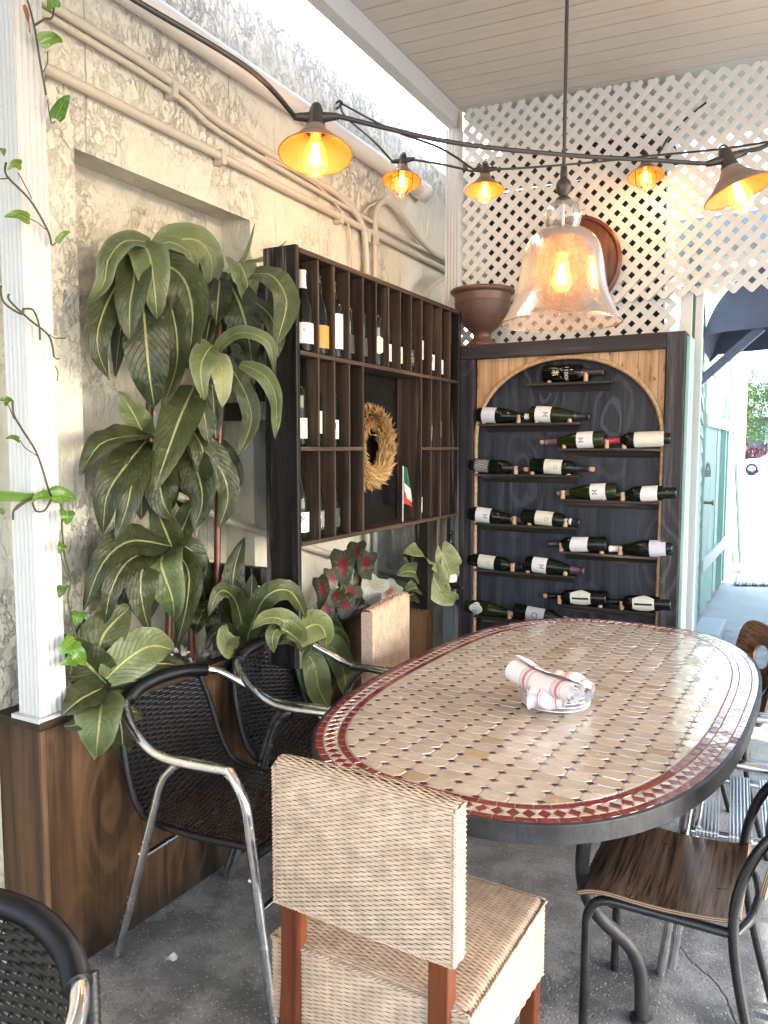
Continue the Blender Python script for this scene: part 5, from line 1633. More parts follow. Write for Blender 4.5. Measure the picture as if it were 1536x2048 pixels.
# ---- tall plant, front stem with three tiers
base = onx(338, 1290, -1.93); base.z = .71
tp1 = plant('dracaena_plant', 'tall plant with three drooping tiers of long leaves in the niche', 'plant', base, [
 (M['leafA'], [
  (52, [(252,535,.04),(208,620,.07),(194,690,.08),(219,760,.06)], {'c':.25}),
  (36, [(255,580,.0),(238,680,.02),(230,752,.0)], {'c':.0}),
  (76, [(285,600,.10),(292,680,.13),(298,745,.13),(309,818,.10)], {'c':.1}),
  (46, [(333,580,.06),(352,660,.10),(352,735,.10),(324,818,.08)], {'c':.45}),
  (66, [(322,524,.03),(366,556,.10),(385,630,.13),(374,738,.12)], {'c':.75}),
  (62, [(268,505,.05),(268,560,.12),(259,615,.14),(260,680,.13)], {'c':.6}),
  (40, [(328,515,0),(385,540,.02),(408,590,.03),(402,650,.02)], {'c':.1}),
  (34, [(385,560,.0),(420,600,.03),(430,640,.03),(424,675,.02)], {'c':.2}),
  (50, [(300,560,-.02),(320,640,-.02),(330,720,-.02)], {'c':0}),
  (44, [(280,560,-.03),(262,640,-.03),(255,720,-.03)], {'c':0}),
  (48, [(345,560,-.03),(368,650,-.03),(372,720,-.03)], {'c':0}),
  (70, [(388,772,.02),(362,830,.12),(336,900,.15),(307,985,.16)], {'c':.62}),
  (64, [(306,872,.02),(246,874,.10),(196,892,.12),(160,952,.10)], {'c':.2}),
  (66, [(292,882,.04),(252,930,.12),(214,990,.13),(206,1068,.11)], {'c':.22}),
  (50, [(296,890,.04),(268,950,.13),(252,1020,.14),(230,1082,.12)], {'c':.4}),
  (50, [(300,900,.0),(285,970,.06),(282,1040,.06)], {'c':.1}),
  (48, [(372,850,.02),(400,885,.08),(412,940,.10),(408,990,.08)], {'c':.4}),
  (50, [(384,872,.02),(436,930,.09),(456,990,.10),(438,1056,.08)], {'c':.35}),
  (56, [(372,890,.02),(396,950,.10),(404,1005,.12),(388,1058,.10)], {'c':.3}),
  (36, [(396,855,0),(446,905,.02),(470,950,.03),(462,1010,.02)], {'c':.1}),
  (60, [(318,900,.04),(318,960,.10),(326,1005,.12),(346,1040,.10)], {'c':.25}),
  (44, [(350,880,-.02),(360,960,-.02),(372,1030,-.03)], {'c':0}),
  (52, [(345,1098,.02),(330,1060,.05),(318,1030,.06),(310,998,.05)], {'c':.35}),
  (40, [(352,1096,.02),(364,1060,.04),(378,1025,.05),(392,990,.04)], {'c':.5}),
  (64, [(340,1092,.03),(262,1082,.11),(206,1125,.13),(170,1215,.11)], {'c':.15}),
  (56, [(326,1094,.03),(258,1120,.12),(222,1180,.14),(210,1246,.12)], {'c':.1}),
  (58, [(318,1098,.03),(284,1140,.13),(284,1205,.15),(300,1265,.13)], {'c':.3}),
  (50, [(330,1100,.0),(250,1100,.04),(194,1160,.05),(166,1222,.04)], {'c':.0}),
  (48, [(345,1098,.03),(376,1140,.12),(372,1215,.14),(352,1295,.12)], {'c':.45}),
  (46, [(352,1092,.02),(376,1096,.06),(390,1120,.07),(392,1160,.05)], {'c':.1}),
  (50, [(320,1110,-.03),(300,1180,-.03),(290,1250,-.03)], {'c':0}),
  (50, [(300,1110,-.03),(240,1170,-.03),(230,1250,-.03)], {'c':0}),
 ]),
 (M['leafB'], [
  (40, [(302,486,.05),(250,482,.10),(216,520,.12),(206,570,.11),(163,622,.08)], {'tw':.7,'c':.2}),
  (66, [(280,482,.04),(298,510,.13),(308,570,.16),(314,638,.15)], {'c':.3}),
  (30, [(305,508,.03),(335,484,.05),(378,505,.07),(394,555,.07)], {'c':.6}),
  (58, [(308,512,.0),(352,482,.04),(398,482,.06),(424,525,.07),(416,586,.06)], {'c':.6}),
  (50, [(294,880,.0),(278,850,.03),(262,820,.04),(236,782,.03)], {'c':.4}),
  (72, [(334,1096,.03),(322,1130,.15),(344,1195,.17),(348,1242,.15)], {'c':.1}),
 ])], -1.95)
def filler(t, base, x0, tiers, mat):  # added leaves, coloured dark to stand for shade between the tiers
    b = MB(); b.M = T_(*[-q_ for q_ in base])
    for (cx, cy, n_, L, w) in tiers:
        for k in range(n_):
            a = 2*pi*(k+R_.random())/n_; hx = cos(a); dz = sin(a)*.5
            x1 = cx+hx*L*.55; x2 = cx+hx*L*R_.uniform(.6, .95)
            y1 = cy-L*.12*R_.uniform(-1, 1.4); y2 = cy+L*R_.uniform(.7, 1.35)
            pxleaf(b, (w*R_.uniform(.75, 1.1), [(cx, cy, -.01), (x1, y1, -.02+.03*R_.random()), (x2, (y1+y2)/2, .0+.03*R_.random()), (x2+hx*6, y2, -.01)]), x0, seed=k*13+int(cx), colr=(R_.uniform(0, .35),)*3, wave=.08, fold=.3)
    b.build('foliage', mat, t)
filler(tp1, tp1.location.copy(), -1.97, [(312,540,9,95,44),(318,900,10,100,46),(330,1110,11,105,46)], M['leafA'])
canes(tp1, [[(297,510,-.02),(300,700,0),(298,900,0),(334,1100,0),(338,1300,0)][0:3], [(318,900,-.01),(338,1100,0),(336,1310,.0)], [(384,1000,.02),(382,1320,.02)]], -1.95)
base = onx(434, 1290, -1.88); base.z = .71
tp2 = plant('dracaena_plant', 'darker tall plant with narrow drooping leaves beside the wine rack', 'plant', base, [
 (M['leafA'], [
  (50, [(506,548,.12),(546,553,.23),(573,605,.27),(550,695,.26)], {'c':.95}),
  (64, [(462,570,.02),(482,615,.08),(496,670,.10),(503,722,.09)], {'c':.35}),
  (46, [(440,560,0),(436,600,.03),(432,650,.03)], {'c':.1}),
  (66, [(478,650,.0),(500,690,.05),(505,740,.06),(508,772,.05)], {'c':.15}),
  (34, [(462,735,.02),(492,790,.06),(502,845,.07),(476,915,.06)], {'c':.7}),
  (44, [(505,600,.12),(545,640,.22),(556,715,.24)], {'c':.1}),
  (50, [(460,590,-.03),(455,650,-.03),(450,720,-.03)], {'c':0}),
  (30, [(425,770,-.02),(428,820,-.01),(432,880,-.01)], {'c':.2}),
  (34, [(400,790,0),(410,840,.02),(418,890,.02)], {'c':.5}),
  (40, [(440,600,-.03),(420,640,-.02),(410,700,-.02)], {'c':0}),
  (36, [(505,760,-.01),(515,800,0),(512,850,0)], {'c':.1}),
 ]),
 (M['leafB'], [
  (54, [(470,522,.03),(484,535,.08),(495,570,.09),(491,615,.08)], {'c':.5}),
  (30, [(480,728,.12),(528,750,.22),(552,800,.26),(550,878,.26)], {'c':.7,'tw':.6}),
  (28, [(430,704,.05),(465,670,.12),(505,668,.2),(540,690,.25),(548,745,.25)], {'c':.6}),
  (46, [(424,690,.06),(404,722,.12),(402,760,.13),(409,800,.12)], {'c':.5}),
 ]),
 (M['leafY'], [
  (40, [(427,702,.05),(441,735,.11),(446,775,.12),(444,815,.11)], {'c':.9}),
  (10, [(466,640,.02),(500,560,.02),(530,510,.02)], {'c':.2}) if 0 else (8, [(452,560,.0),(490,512,.02),(510,445,.02)], {'c':.1}),
  (10, [(490,525,.02),(535,515,.04),(575,480,.05)], {'c':.2}),
 ])], -1.86)
filler(tp2, tp2.location.copy(), -1.90, [(462,570,8,75,40),(440,1215,7,60,36)], M['leafA'])
canes(tp2, [[(436,560,-.02),(440,780,-.02),(436,1000,-.02),(433,1300,-.01)]], -1.88)
# ---- low plants
base = onx(215, 1378, -1.84); base.z = .715
plant('low_leafy_plant', 'broad leaved plant spilling over the planter beside the fluted post', 'plant', base, [
 (M['leafA'], [
  (84, [(210,1368,.0),(196,1310,.01),(212,1262,.02),(262,1212,.02)], {'c':.85,'wave':.07}),
  (76, [(212,1366,.02),(168,1322,.02),(140,1290,.02),(122,1268,.0)], {'c':.1}),
  (60, [(204,1376,.03),(165,1396,.06),(140,1415,.07),(122,1432,.06)], {'c':.3}),
  (50, [(214,1392,.03),(236,1430,.08),(244,1470,.10),(246,1522,.08)], {'c':.2}),
  (52, [(222,1372,.0),(262,1362,.03),(290,1366,.04),(312,1375,.03)], {'c':.3}),
  (56, [(206,1378,.03),(176,1430,.09),(150,1450,.10),(128,1452,.08)], {'c':.15}),
  (56, [(220,1360,-.02),(290,1330,-.01),(350,1330,-.01),(372,1350,0)], {'c':.3}),
  (56, [(205,1350,-.03),(170,1280,-.03),(160,1230,-.04)], {'c':.2}),
  (50, [(220,1390,.04),(260,1420,.09),(285,1425,.09)], {'c':.35}),
 ]),
 (M['leafB'], [
  (72, [(212,1358,.04),(250,1322,.07),(300,1292,.08),(348,1300,.07)], {'c':.4}),
  (82, [(206,1394,.05),(200,1430,.13),(196,1465,.15),(192,1516,.13)], {'c':.35}),
 ])], -1.84, 'low foliage plants in the planter', .06)
base = onx(492, 1290, -1.86); base.z = .715
plant('low_leafy_plant', 'upright dark leaved plant at the foot of the wine rack', 'plant', base, [
 (M['leafA'], [
  (46, [(482,1275,0),(466,1210,.01),(468,1140,.02),(488,1075,.02)], {'c':.15}),
  (42, [(495,1285,.03),(500,1230,.05),(503,1180,.06),(505,1148,.05)], {'c':.8}),
  (38, [(486,1262,.03),(470,1200,.06),(440,1182,.07),(415,1235,.06)], {'c':.65}),
  (42, [(496,1270,.10),(530,1195,.22),(580,1182,.27),(613,1238,.26)], {'c':.75}),
  (40, [(500,1282,.0),(515,1220,.0),(540,1170,0)], {'c':.2}),
  (34, [(484,1282,.04),(450,1262,.06),(425,1270,.06),(412,1300,.05)], {'c':.1}),
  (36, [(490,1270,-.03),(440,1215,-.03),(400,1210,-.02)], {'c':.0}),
  (36, [(500,1270,-.02),(540,1230,0),(565,1225,0)], {'c':.2}),
  (30, [(490,1280,.02),(476,1240,.02),(462,1215,.02)], {'c':.3}),
  (30, [(492,1284,.06),(480,1300,.09),(470,1325,.10)], {'c':.4}),
 ]),
 (M['leafY'], [(42, [(470,1300,.08),(452,1285,.11),(446,1265,.12),(452,1248,.12)], {'c':.5,'fold':.7})])], -1.86, 'low foliage plants in the planter')
base = onx(598, 1285, -1.80); base.z = .715
plant('drooping_plant', 'pale green plant drooping over the planter edge behind the black chairs', 'plant', base, [
 (M['leafB'], [
  (46, [(606,1285,.24),(565,1240,.27),(528,1238,.28),(502,1262,.26)], {'c':.5}),
  (58, [(590,1285,.22),(618,1252,.22),(645,1255,.2),(654,1295,.18)], {'c':.7}),
  (40, [(600,1282,.05),(610,1262,.08),(608,1290,.10),(600,1330,.10)], {'c':.6}),
  (46, [(602,1290,.06),(628,1330,.13),(638,1380,.14),(664,1424,.13)], {'c':.8}),
  (40, [(606,1280,.04),(660,1275,.10),(684,1290,.12),(688,1340,.11)], {'c':.1}),
  (46, [(636,1275,.08),(668,1300,.12),(688,1345,.13),(692,1396,.12)], {'c':.9}),
  (42, [(602,1285,.24),(565,1258,.27),(545,1270,.28),(548,1305,.27)], {'c':.4}),
  (36, [(602,1270,.02),(640,1240,.03),(672,1262,.05),(690,1310,.05)], {'c':.2}),
  (36, [(600,1290,.05),(612,1330,.10),(622,1370,.11),(640,1400,.10)], {'c':.0}),
 ]),
 (M['leafA'], [(40, [(600,1285,.0),(625,1320,.04),(650,1350,.05),(660,1400,.04)], {'c':.3}), (44, [(604,1290,.23),(570,1275,.25),(530,1290,.25)], {'c':.3}),
  (40, [(610,1285,.0),(655,1320,.04),(672,1370,.05)], {'c':.1}), (36, [(596,1280,0),(600,1230,0),(585,1200,0)], {'c':.3})])], -1.80, 'low foliage plants in the planter')
base = onx(868, 1170, -1.72); base.z = .715
plant('low_leafy_plant', 'pale green plant in the far planter end under the rack, beside the board', 'plant', base, [
 (M['leafY'], [
  (46, [(860,1122,.06),(842,1110,.08),(824,1105,.09),(804,1107,.07)], {'c':.1}),
  (50, [(874,1084,.06),(884,1108,.09),(896,1138,.11),(909,1172,.10)], {'c':.9}),
  (46, [(858,1122,.05),(866,1155,.09),(882,1182,.12),(914,1199,.12)], {'c':.3}),
  (34, [(860,1090,.05),(866,1110,.08),(874,1134,.09),(888,1160,.08)], {'c':.6}),
 ]),
 (M['leafB'], [
  (50, [(896,1126,.06),(914,1138,.09),(928,1162,.10),(916,1200,.09)], {'c':.7}),
  (38, [(858,1180,.0),(838,1150,.02),(815,1142,.02),(795,1150,.02)], {'c':.3}),
  (40, [(858,1178,.01),(832,1175,.03),(812,1182,.03)], {'c':.0}),
 ]),
 (M['leafA'], [(40, [(862,1180,-.02),(840,1130,-.03),(805,1110,-.03)], {'c':.2}), (42, [(866,1180,0),(846,1195,.03),(838,1225,.04)], {'c':.2}),
  (36, [(900,1185,.03),(925,1200,.04),(938,1222,.04)], {'c':0}), (36, [(856,1180,0),(820,1190,.02),(795,1200,.02)], {'c':.2})])], -1.72, 'low foliage plants in the planter')
# ---- caladium
base = onx(698, 1230, -1.79); base.z = .715
ct = thing('caladium_plant', 'caladium with red veined heart leaves under the wine rack', 'plant', base)
b = MB(); b.M = T_(*[-q_ for q_ in base]); st = MB(); st.M = b.M
for k, (px, py, w, h, ang, c, dx) in enumerate([(686,1140,46,66,0,.2,.04),(646,1185,30,52,-15,.1,.06),(730,1135,36,52,15,.25,.05),(664,1165,28,46,-10,.15,.03),(700,1192,48,38,10,.3,.08),(690,1215,44,34,-20,.1,.09),(744,1183,52,46,25,.95,.09),(772,1192,36,40,60,.6,.09),(712,1112,36,46,5,.3,.0),(655,1225,34,40,-40,.05,.07),(720,1165,36,40,20,.15,.02),(672,1200,34,38,0,.05,.05)]):
    c0 = onx(px-h*.5*sin(radians(ang))*-1, py-h*.45, -1.79+dx); c1 = onx(px, py, -1.79+dx+.02); c2_ = onx(px+h*.5*sin(radians(ang))*-1*-1, py+h*.55, -1.79+dx+.015)
    f = (CAM-c1); f.z *= .4; f = (f.normalized()+V((R_.uniform(-.4,.4), R_.uniform(-.4,.4), .2))).normalized()
    leaf(b, [c0-(c1-c0)*.3, c1, c2_+(c2_-c1)*.3], wpx(w*1.25, c1), f, .15, .03, k*3, ((c if c > .5 else c*.25),)*3, 'heart', 0, 0, 8, 14)
    st.tube(cat([base+V((R_.uniform(-.02,.02), R_.uniform(-.02,.02), 0)), (base+c0)*.5+V((.01,0,.03)), c0], 6), .0028, 5)
b.build('foliage', M['cal'], ct); st.build('leaf_stalks', M['vine'], ct)
# ---- pothos vines on the column
def vine(label, runs, leaves, x0, dead=None):
    b0 = onx(runs[0][0][0], runs[0][0][1], x0)
    t = thing('pothos_vine', label, 'vine', b0)
    b = MB(); b.M = T_(*[-q_ for q_ in b0])
    for rn in runs:
        P3 = [onx(p[0], p[1], x0+(p[2] if len(p) > 2 else 0)) for p in rn]
        b.tube(cat(P3, 6), .0028 if len(rn) > 3 else .0015, 6)
    b.build('stem', M['vine'], t)
    b = MB(); b.M = T_(*[-q_ for q_ in b0])
    for k, (bx, by, tx, ty, w, c) in enumerate(leaves):
        A = onx(bx, by, x0+.015); B = onx(tx, ty, x0+.02); m_ = A.lerp(B, .5)+V((.008,-.006,.006))
        f = (CAM-m_).normalized()+V((R_.uniform(-.3,.3), R_.uniform(-.3,.3), R_.uniform(-.1,.4)))
        leaf(b, [A, m_, B], wpx(w, m_), f.normalized(), .25, .02, k, (c,)*3, 'heart', 0, 0, 8, 14)
    b.build('foliage', M['pothos'], t)
    if dead:
        b = MB(); b.M = T_(*[-q_ for q_ in b0])
        for (bx, by, tx, ty, w) in dead:
            A = onx(bx, by, x0+.012); B = onx(tx, ty, x0+.016); leaf(b, [A, A.lerp(B, .5)+V((.008,0,0)), B], wpx(w, A), (CAM-A).normalized(), .6, .1, 3, (.5,)*3, 'long', 0, 2.2)
        b.build('dry_leaf', M['dead'], t)
    return t
VX = -1.795
vine('pothos vine hanging over the upper part of the fluted post', [[(52,-10),(68,50),(78,110),(92,190)],[(70,50),(90,38),(104,35),(108,12)],[(86,145),(95,125),(95,103)],[(95,200),(102,243),(110,243)]],
     [(108,14,92,-16,34,.7),(80,84,126,84,32,.75),(112,238,140,190,32,.3)], VX, [(48,10,60,70,12)])
vine('pothos vine crossing the middle of the fluted post', [[(12,325),(14,352),(60,400),(95,460),(103,490)],[(64,398),(50,370),(36,345)],[(93,460),(75,445),(58,437)],[(104,492),(112,485),(118,480)],[(0,358),(18,357),(22,360)]],
     [(42,330,14,340,22,.6),(58,438,8,434,27,.5),(114,484,142,464,14,.6),(4,300,8,312,16,.2)], VX)
vine('leafless vine shoot bending across the post', [[(18,588),(20,602),(60,640),(98,672),(108,714)],[(0,575),(8,605),(42,628),(46,618)],[(46,618),(66,620),(78,650),(80,680)],[(98,668),(110,676),(132,676)],[(108,714),(114,718),(119,717)],[(110,732),(116,745),(114,762)]],
     [(0,580,4,575,6,.2)], VX)
vine('pothos vine trailing from the post down to the planter corner', [[(25,800),(28,830),(45,860),(75,910),(100,990)],[(40,880),(50,895),(75,912)],[(0,800),(14,806),(28,838)],[(100,990),(122,1010),(124,1060),(130,1115),(142,1160),(136,1200),(150,1270),(140,1350)],[(120,1060),(122,1110),(138,1160)],[(30,1020),(50,1005),(70,995),(104,990)],[(26,1040),(28,1020),(45,1005),(78,992)],[(65,1005),(72,1022),(90,1020),(104,995)]],
     [(38,880,10,878,16,.1),(18,805,0,800,22,.5),(104,990,152,998,40,.55),(98,990,62,1002,24,.6),(134,1022,134,1050,34,.5),(126,1088,118,1108,22,.35),(128,1172,118,1196,26,.2),(2,1022,6,1030,16,.4),(160,1225,150,1250,34,.75),(150,1280,120,1310,40,.85),(146,1300,170,1330,36,.8),(150,1320,120,1330,30,.6)], VX)
# a fern frond reaching in from the left
fb = onx(-10, 992, -1.82)
ft = thing('fern_frond', 'single fern frond reaching across the post from the left', 'fern', fb)
b = MB(); b.M = T_(*[-q_ for q_ in fb])
p0, p1 = onx(-120, 1000, -1.84), onx(62, 996, -1.80)
for i in range(46):
    f = i/45; p = p0.lerp(p1, f)+V((0,0,.006*sin(f*3)))
    for s in (-1, 1):
        L = .022*(1-f*.45); tip = p+V((.002,.004,s*L))+(p1-p0).normalized()*.006
        leaf(b, [p, p.lerp(tip, .5), tip], .0068, V((.7,-.7,.2)), .1, .02, i, (.8,)*3, 'long', 0, 0, 2, 5)
b.tube([p0, p0.lerp(p1, .5)+V((0,0,.006)), p1], .0013, 5, col=(.4,)*3)
b.build('pinnae', M['pothos'], ft)

# ================================================================= LAMPS
def string_lamp(label, loc, tilt, yaw, cage=False, sc=1.0):
    t = thing('string_lamp', label, 'lamp', loc, 0, 'shaded lamps on the string lights')
    t.rotation_euler = (tilt, 0, yaw)
    t.scale = (sc,)*3
    # origin = cord level; lamp hangs below
    b = MB()
    b.lathe([(0,.028),(.012,.028),(.016,.024),(.018,.01),(.019,-.012),(.023,-.018),(.023,-.026),(.026,-.03),(.025,-.036),(0,-.036)], 20)
    b.tube([(-.052,0,.004),(-.02,0,.002),(.02,0,.002),(.052,0,.004)], [.0075,.012,.012,.0075], 10)
    for s in (-1, 1):
        for k in range(4): b.tube([(s*(.034+.006*k),0,.003),(s*(.037+.006*k),0,.003)], .0105-.0008*k, 10)
    b.tube(cat([(-.012,0,.026),(-.006,0,.038),(.006,0,.038),(.012,0,.026)], 5), .0028, 6)
    b.build('socket', M['socket'], t)
    b = MB()
    prof = [(.024,-.026),(.028,-.034),(.036,-.046),(.046,-.054),(.049,-.060),(.066,-.075),(.082,-.088),(.0875,-.0935),(.0885,-.0965)]
    b.lathe(prof, 40); sh = b.build('shade', M['bronze'], t)
    b = MB()
    b.lathe([(r-.0018, z-.0012) for r, z in prof[:-1]]+[(.0882,-.0968)], 40); b.build('shade_lining', M['copper'], sh)
    b = MB(); b.lathe([(.0882,-.0955),(.0899,-.0965),(.0882,-.0985),(.0865,-.0968)], 40); b.build('shade_rim', M['wire'], sh)
    b = MB(); b.lathe([(.013,-.036),(.0135,-.058),(.018,-.07),(.0265,-.092),(.0305,-.112),(.029,-.130),(.021,-.146),(.010,-.153),(0,-.155)], 24)
    b.build('bulb', M['bulb'], t)
    b = MB()
    for k in range(6):
        a = 2*pi*k/6
        b.tube([(.005*cos(a), .005*sin(a), -.070), (.011*cos(a+.4), .011*sin(a+.4), -.118)], .0022, 5)
    b.tube(cat([(.006,0,-.118),(0,.006,-.124),(-.006,0,-.118)],4), .002, 5)
    b.build('filament', M['fil'], t)
    if cage:
        for a in (0, pi/2):
            b = MB(); pts = [(.048*cos(a), .048*sin(a), -.058), (.05*cos(a), .05*sin(a), -.10), (.043*cos(a), .043*sin(a), -.145), (.022*cos(a), .022*sin(a), -.168), (0,0,-.172)]
            pts = pts+[(-p[0], -p[1], p[2]) for p in reversed(pts[:-1])]
            b.tube(cat(pts, 5), .0026, 6); b.build('wire_cage', M['wire'], t)
        b = MB(); b.tube([(.05*cos(i*pi/16), .05*sin(i*pi/16), -.10) for i in range(32)], .0022, 6, closed=True); b.build('cage_ring', M['wire'], t)
    li = bpy.data.lights.new('lamp_glow', 'POINT'); li.energy = LAMP_W; li.color = (1, .44, .12); li.shadow_soft_size = .02
    lo = bpy.data.objects.new('lamp_glow', li); COL.objects.link(lo); lo.parent = t; lo.location = (0, 0, -.172)
    return t
LAMP_W = .65
L1 = atd(632, 236, 1.80); L2 = atd(806, 322, 3.25); L3 = atd(970, 340, 3.25); L4 = atd(1291, 318, 3.62); L5 = atd(1454, 318, 1.98)
string_lamp('shaded lamp nearest the tall plant, first on the thick cord', L1, radians(-13), radians(28), False, .96)
string_lamp('caged shaded lamp in front of the white drain pipe end', L2, radians(-12), radians(10), True, .93)
string_lamp('open shaded lamp just left of the pendant at the lattice corner', L3, radians(-8), radians(20), False, .93)
string_lamp('caged shaded lamp glowing on the lattice right of the pendant', L4, radians(-14), radians(20), True, .93)
l5 = string_lamp('open shaded lamp tilted at the right edge of the photo', L5, 0, radians(28), False, .96)
l5.rotation_euler = (radians(-9), radians(-17), radians(28))
def cord(label, pts, r=.006):
    t = thing('light_cord', label, 'cord', pts[0], 0, 'cords of the string lights')
    b = MB(); b.M = T_(*[-q_ for q_ in V(pts[0])]); b.tube(cat(pts, 10), r, 8)
    b.build('cable', M['cord'], t)
def end(L, s, yaw=28): 
    a = radians(yaw); return L+V((cos(a), sin(a), 0))*(.05*s)
cord('thick dark cord rising from the first lamp to the upper left', [end(L1,-1)+V((0,0,.004)), atd(500,140,1.62), atd(270,0,1.45), atd(100,-110,1.35)], .0058)
cord('thick dark cord sagging from the first lamp past the pendant to the right lamp', [end(L1,1)+V((0,0,.004)), atd(900,284,1.86), atd(1120,309,1.92), atd(1300,320,1.96), end(L5,-1)+V((0,0,-.012))], .0058)
cord('dark cord rising from the tilted lamp beyond the right edge', [end(L5,1)+V((0,0,.02)), atd(1540,288,1.97), atd(1660,215,1.95)], .0058)
hook = onx(680, 207, WX+.02)
cord('thin cord from the wall hook down to the caged lamp by the drain pipe', [hook, onx(690,232,WX+.06), atd(745,280,3.35), L2+V((-.047,-.01,.004))], .0048)
cord('thin cord slanting from the wall hook to the lamp left of the pendant', [hook+V((0,0,.004)), atd(780,258,3.5), atd(880,296,3.35), L3+V((-.047,-.016,.006))], .0048)
cord('thin cord between the caged lamp and the lamp left of the pendant', [L2+V((.047,.01,.0)), atd(890,330,3.24), L3+V((-.047,-.016,-.004))], .0048)
cord('thin cord running from the lamp left of the pendant across to the right edge', [L3+V((.047,.016,0)), atd(1060,335,3.3), atd(1180,325,3.4), atd(1300,312,3.4), atd(1440,298,3.3), atd(1560,280,3.2)], .0048)
cord('thin cord climbing from the caged lattice lamp up to the lattice', [L4+V((.044,.016,0)), atd(1350,258,3.75), ony(1412,205,4.0)], .0048)
b = MB(); b.tube(cat([hook+V((-.02,0,.006)), hook+V((.0,0,.012)), hook+V((.012,.0,.0)), hook+V((.0,0,-.012)), hook+V((-.02,0,-.02))], 6), .005, 8)
tag(b.build('wall_hook', M['socket']), 'small dark hook in the stucco wall holding the thin cords', 'hook')

# ---- pendant
pc = atd(1122, 640, 2.17)
pd = thing('pendant_lamp', 'bell shaped seeded glass pendant lamp hanging over the table', 'lamp', (pc.x, pc.y, 0))
PZ = pc.z-.012     # rim height
S = 1.0
b = MB(); topz = cz(pc.x)-.001
b.tube([(0,0,PZ+.425),(0,0,topz)], .0052, 10); b.build('cord_rod', M['socket'], pd)
b = MB(); b.lathe([(0,topz),(.055,topz),(.055,topz-.012),(.02,topz-.022),(0,topz-.022)], 24); b.build('ceiling_rose', M['socket'], pd)
b = MB()
b.lathe([(.0055,PZ+.43),(.009,PZ+.428),(.0105,PZ+.405),(.0095,PZ+.398),(.012,PZ+.396),(.0195,PZ+.388),(.0215,PZ+.376),(.0195,PZ+.362),(.012,PZ+.353),(.011,PZ+.350),(.018,PZ+.346),(.022,PZ+.340),(.0225,PZ+.336),(0,PZ+.336)], 24)
b.build('finial', M['socket'], pd)
b = MB()
b.lathe([(.024,PZ+.337),(.042,PZ+.325),(.050,PZ+.305),(.051,PZ+.290),(.046,PZ+.272),(.037,PZ+.262)], 32); b.build('glass_ball', M['glassc'], pd)
b = MB(); b.tube([(0,0,PZ+.337),(0,0,PZ+.25)], .005, 10); b.build('stem', M['caps'], pd)
b = MB()
pr = [(.037,.262),(.060,.257),(.082,.243),(.099,.220),(.109,.190),(.115,.155),(.120,.120),(.1275,.085),(.139,.055),(.153,.028),(.164,.010),(.1665,.004)]
prs = cat([V((r, z, 0)) for r, z in pr], 4)
b.lathe([(p.x, PZ+p.y) for p in prs], 64); b.build('glass_shade', M['glass'], pd)
b = MB(); b.tube([(.1665*cos(a*pi/40), .1665*sin(a*pi/40), PZ+.003) for a in range(80)], .0028, 8, closed=True); b.build('shade_rim', M['glassc'], pd)
b = MB(); b.lathe([(0,PZ+.255),(.026,PZ+.255),(.034,PZ+.240),(.032,PZ+.236),(.019,PZ+.234),(.0195,PZ+.198),(.017,PZ+.196),(0,PZ+.196)], 24); b.build('lamp_socket', M['bronze'], pd)
b = MB(); b.lathe([(.0135,PZ+.198),(.0145,PZ+.180),(.0215,PZ+.150),(.0285,PZ+.118),(.0275,PZ+.105),(.0185,PZ+.091),(.006,PZ+.086),(0,PZ+.0855)], 24); b.build('bulb', M['bulb'], pd)
b = MB()
for k in range(8):
    a = 2*pi*k/8; b.tube([(.005*cos(a), .005*sin(a), PZ+.165), (.012*cos(a+.3), .012*sin(a+.3), PZ+.112)], .0024, 5)
b.build('filament', M['filp'], pd)
li = bpy.data.lights.new('pendant_glow', 'POINT'); li.energy = .42; li.color = (1, .46, .14); li.shadow_soft_size = .02
lo = bpy.data.objects.new('pendant_glow', li); COL.objects.link(lo); lo.parent = pd; lo.location = (0, 0, PZ+.14)
# ================================================================= BEYOND THE LATTICE
# dark shed added behind the lattice so its openings read dark
sh = thing('backing_shed', 'dark boarded shed added behind the lattice to darken its openings', 'shed', (-1.3, 5.2, 0))
b = MB(); b.M = T_(1.3,-5.2,0); b.box(-1.98, -.80, 5.15, 5.23, 0, 3.25); b.build('wall', M['darkwall'], sh)
b = MB(); b.M = T_(1.3,-5.2,0); b.bar((-2.0,5.0,3.32), (-.72,5.0,3.30), .5, .05); b.build('roof', M['darkwall'], sh)
# mint sided building from the board back to the gate
ms = thing('mint_side_wall', 'mint green clapboard wall running back beside the wine board', 'wall', (-.5, 4.1, 0))
A = V((-.468, 4.09, 0)); B = V((-.745, 7.0, 0)); HT = 2.5
d = (B-A).normalized(); nrm = V((d.y, -d.x, 0))
b = MB(); b.M = T_(.5,-4.1,0)
nb = 22
for k in range(nb):
    z0 = HT*k/nb; z1 = HT*(k+1)/nb
    p = [A+nrm*.014+V((0,0,z0)), B+nrm*.014+V((0,0,z0)), B+V((0,0,z1)), A+V((0,0,z1))]
    b.add(p, [(0,1,2,3)]); b.add([A+V((0,0,z0)), B+V((0,0,z0)), B+nrm*.014+V((0,0,z0)), A+nrm*.014+V((0,0,z0))], [(0,1,2,3)])
A2 = A-nrm*.05; B2 = B-nrm*.05
b.add([A+V((0,0,HT)), B+V((0,0,HT)), B2+V((0,0,HT)), A2+V((0,0,HT))], [(0,1,2,3)])
b.add([A+nrm*.014, A+nrm*.014+V((0,0,HT)), A2+V((0,0,HT)), A2], [(0,1,2,3)])
b.build('clapboards', M['mint'], ms)
b = MB(); b.M = T_(.5,-4.1,0); b.bar(A+nrm*.02+V((0,-.012,1.15)), A+nrm*.02+V((0,-.012,1.151)), .03, .03) if 0 else b.box(A.x-.012, A.x+.024, A.y-.03, A.y+.0, 0, 2.3)
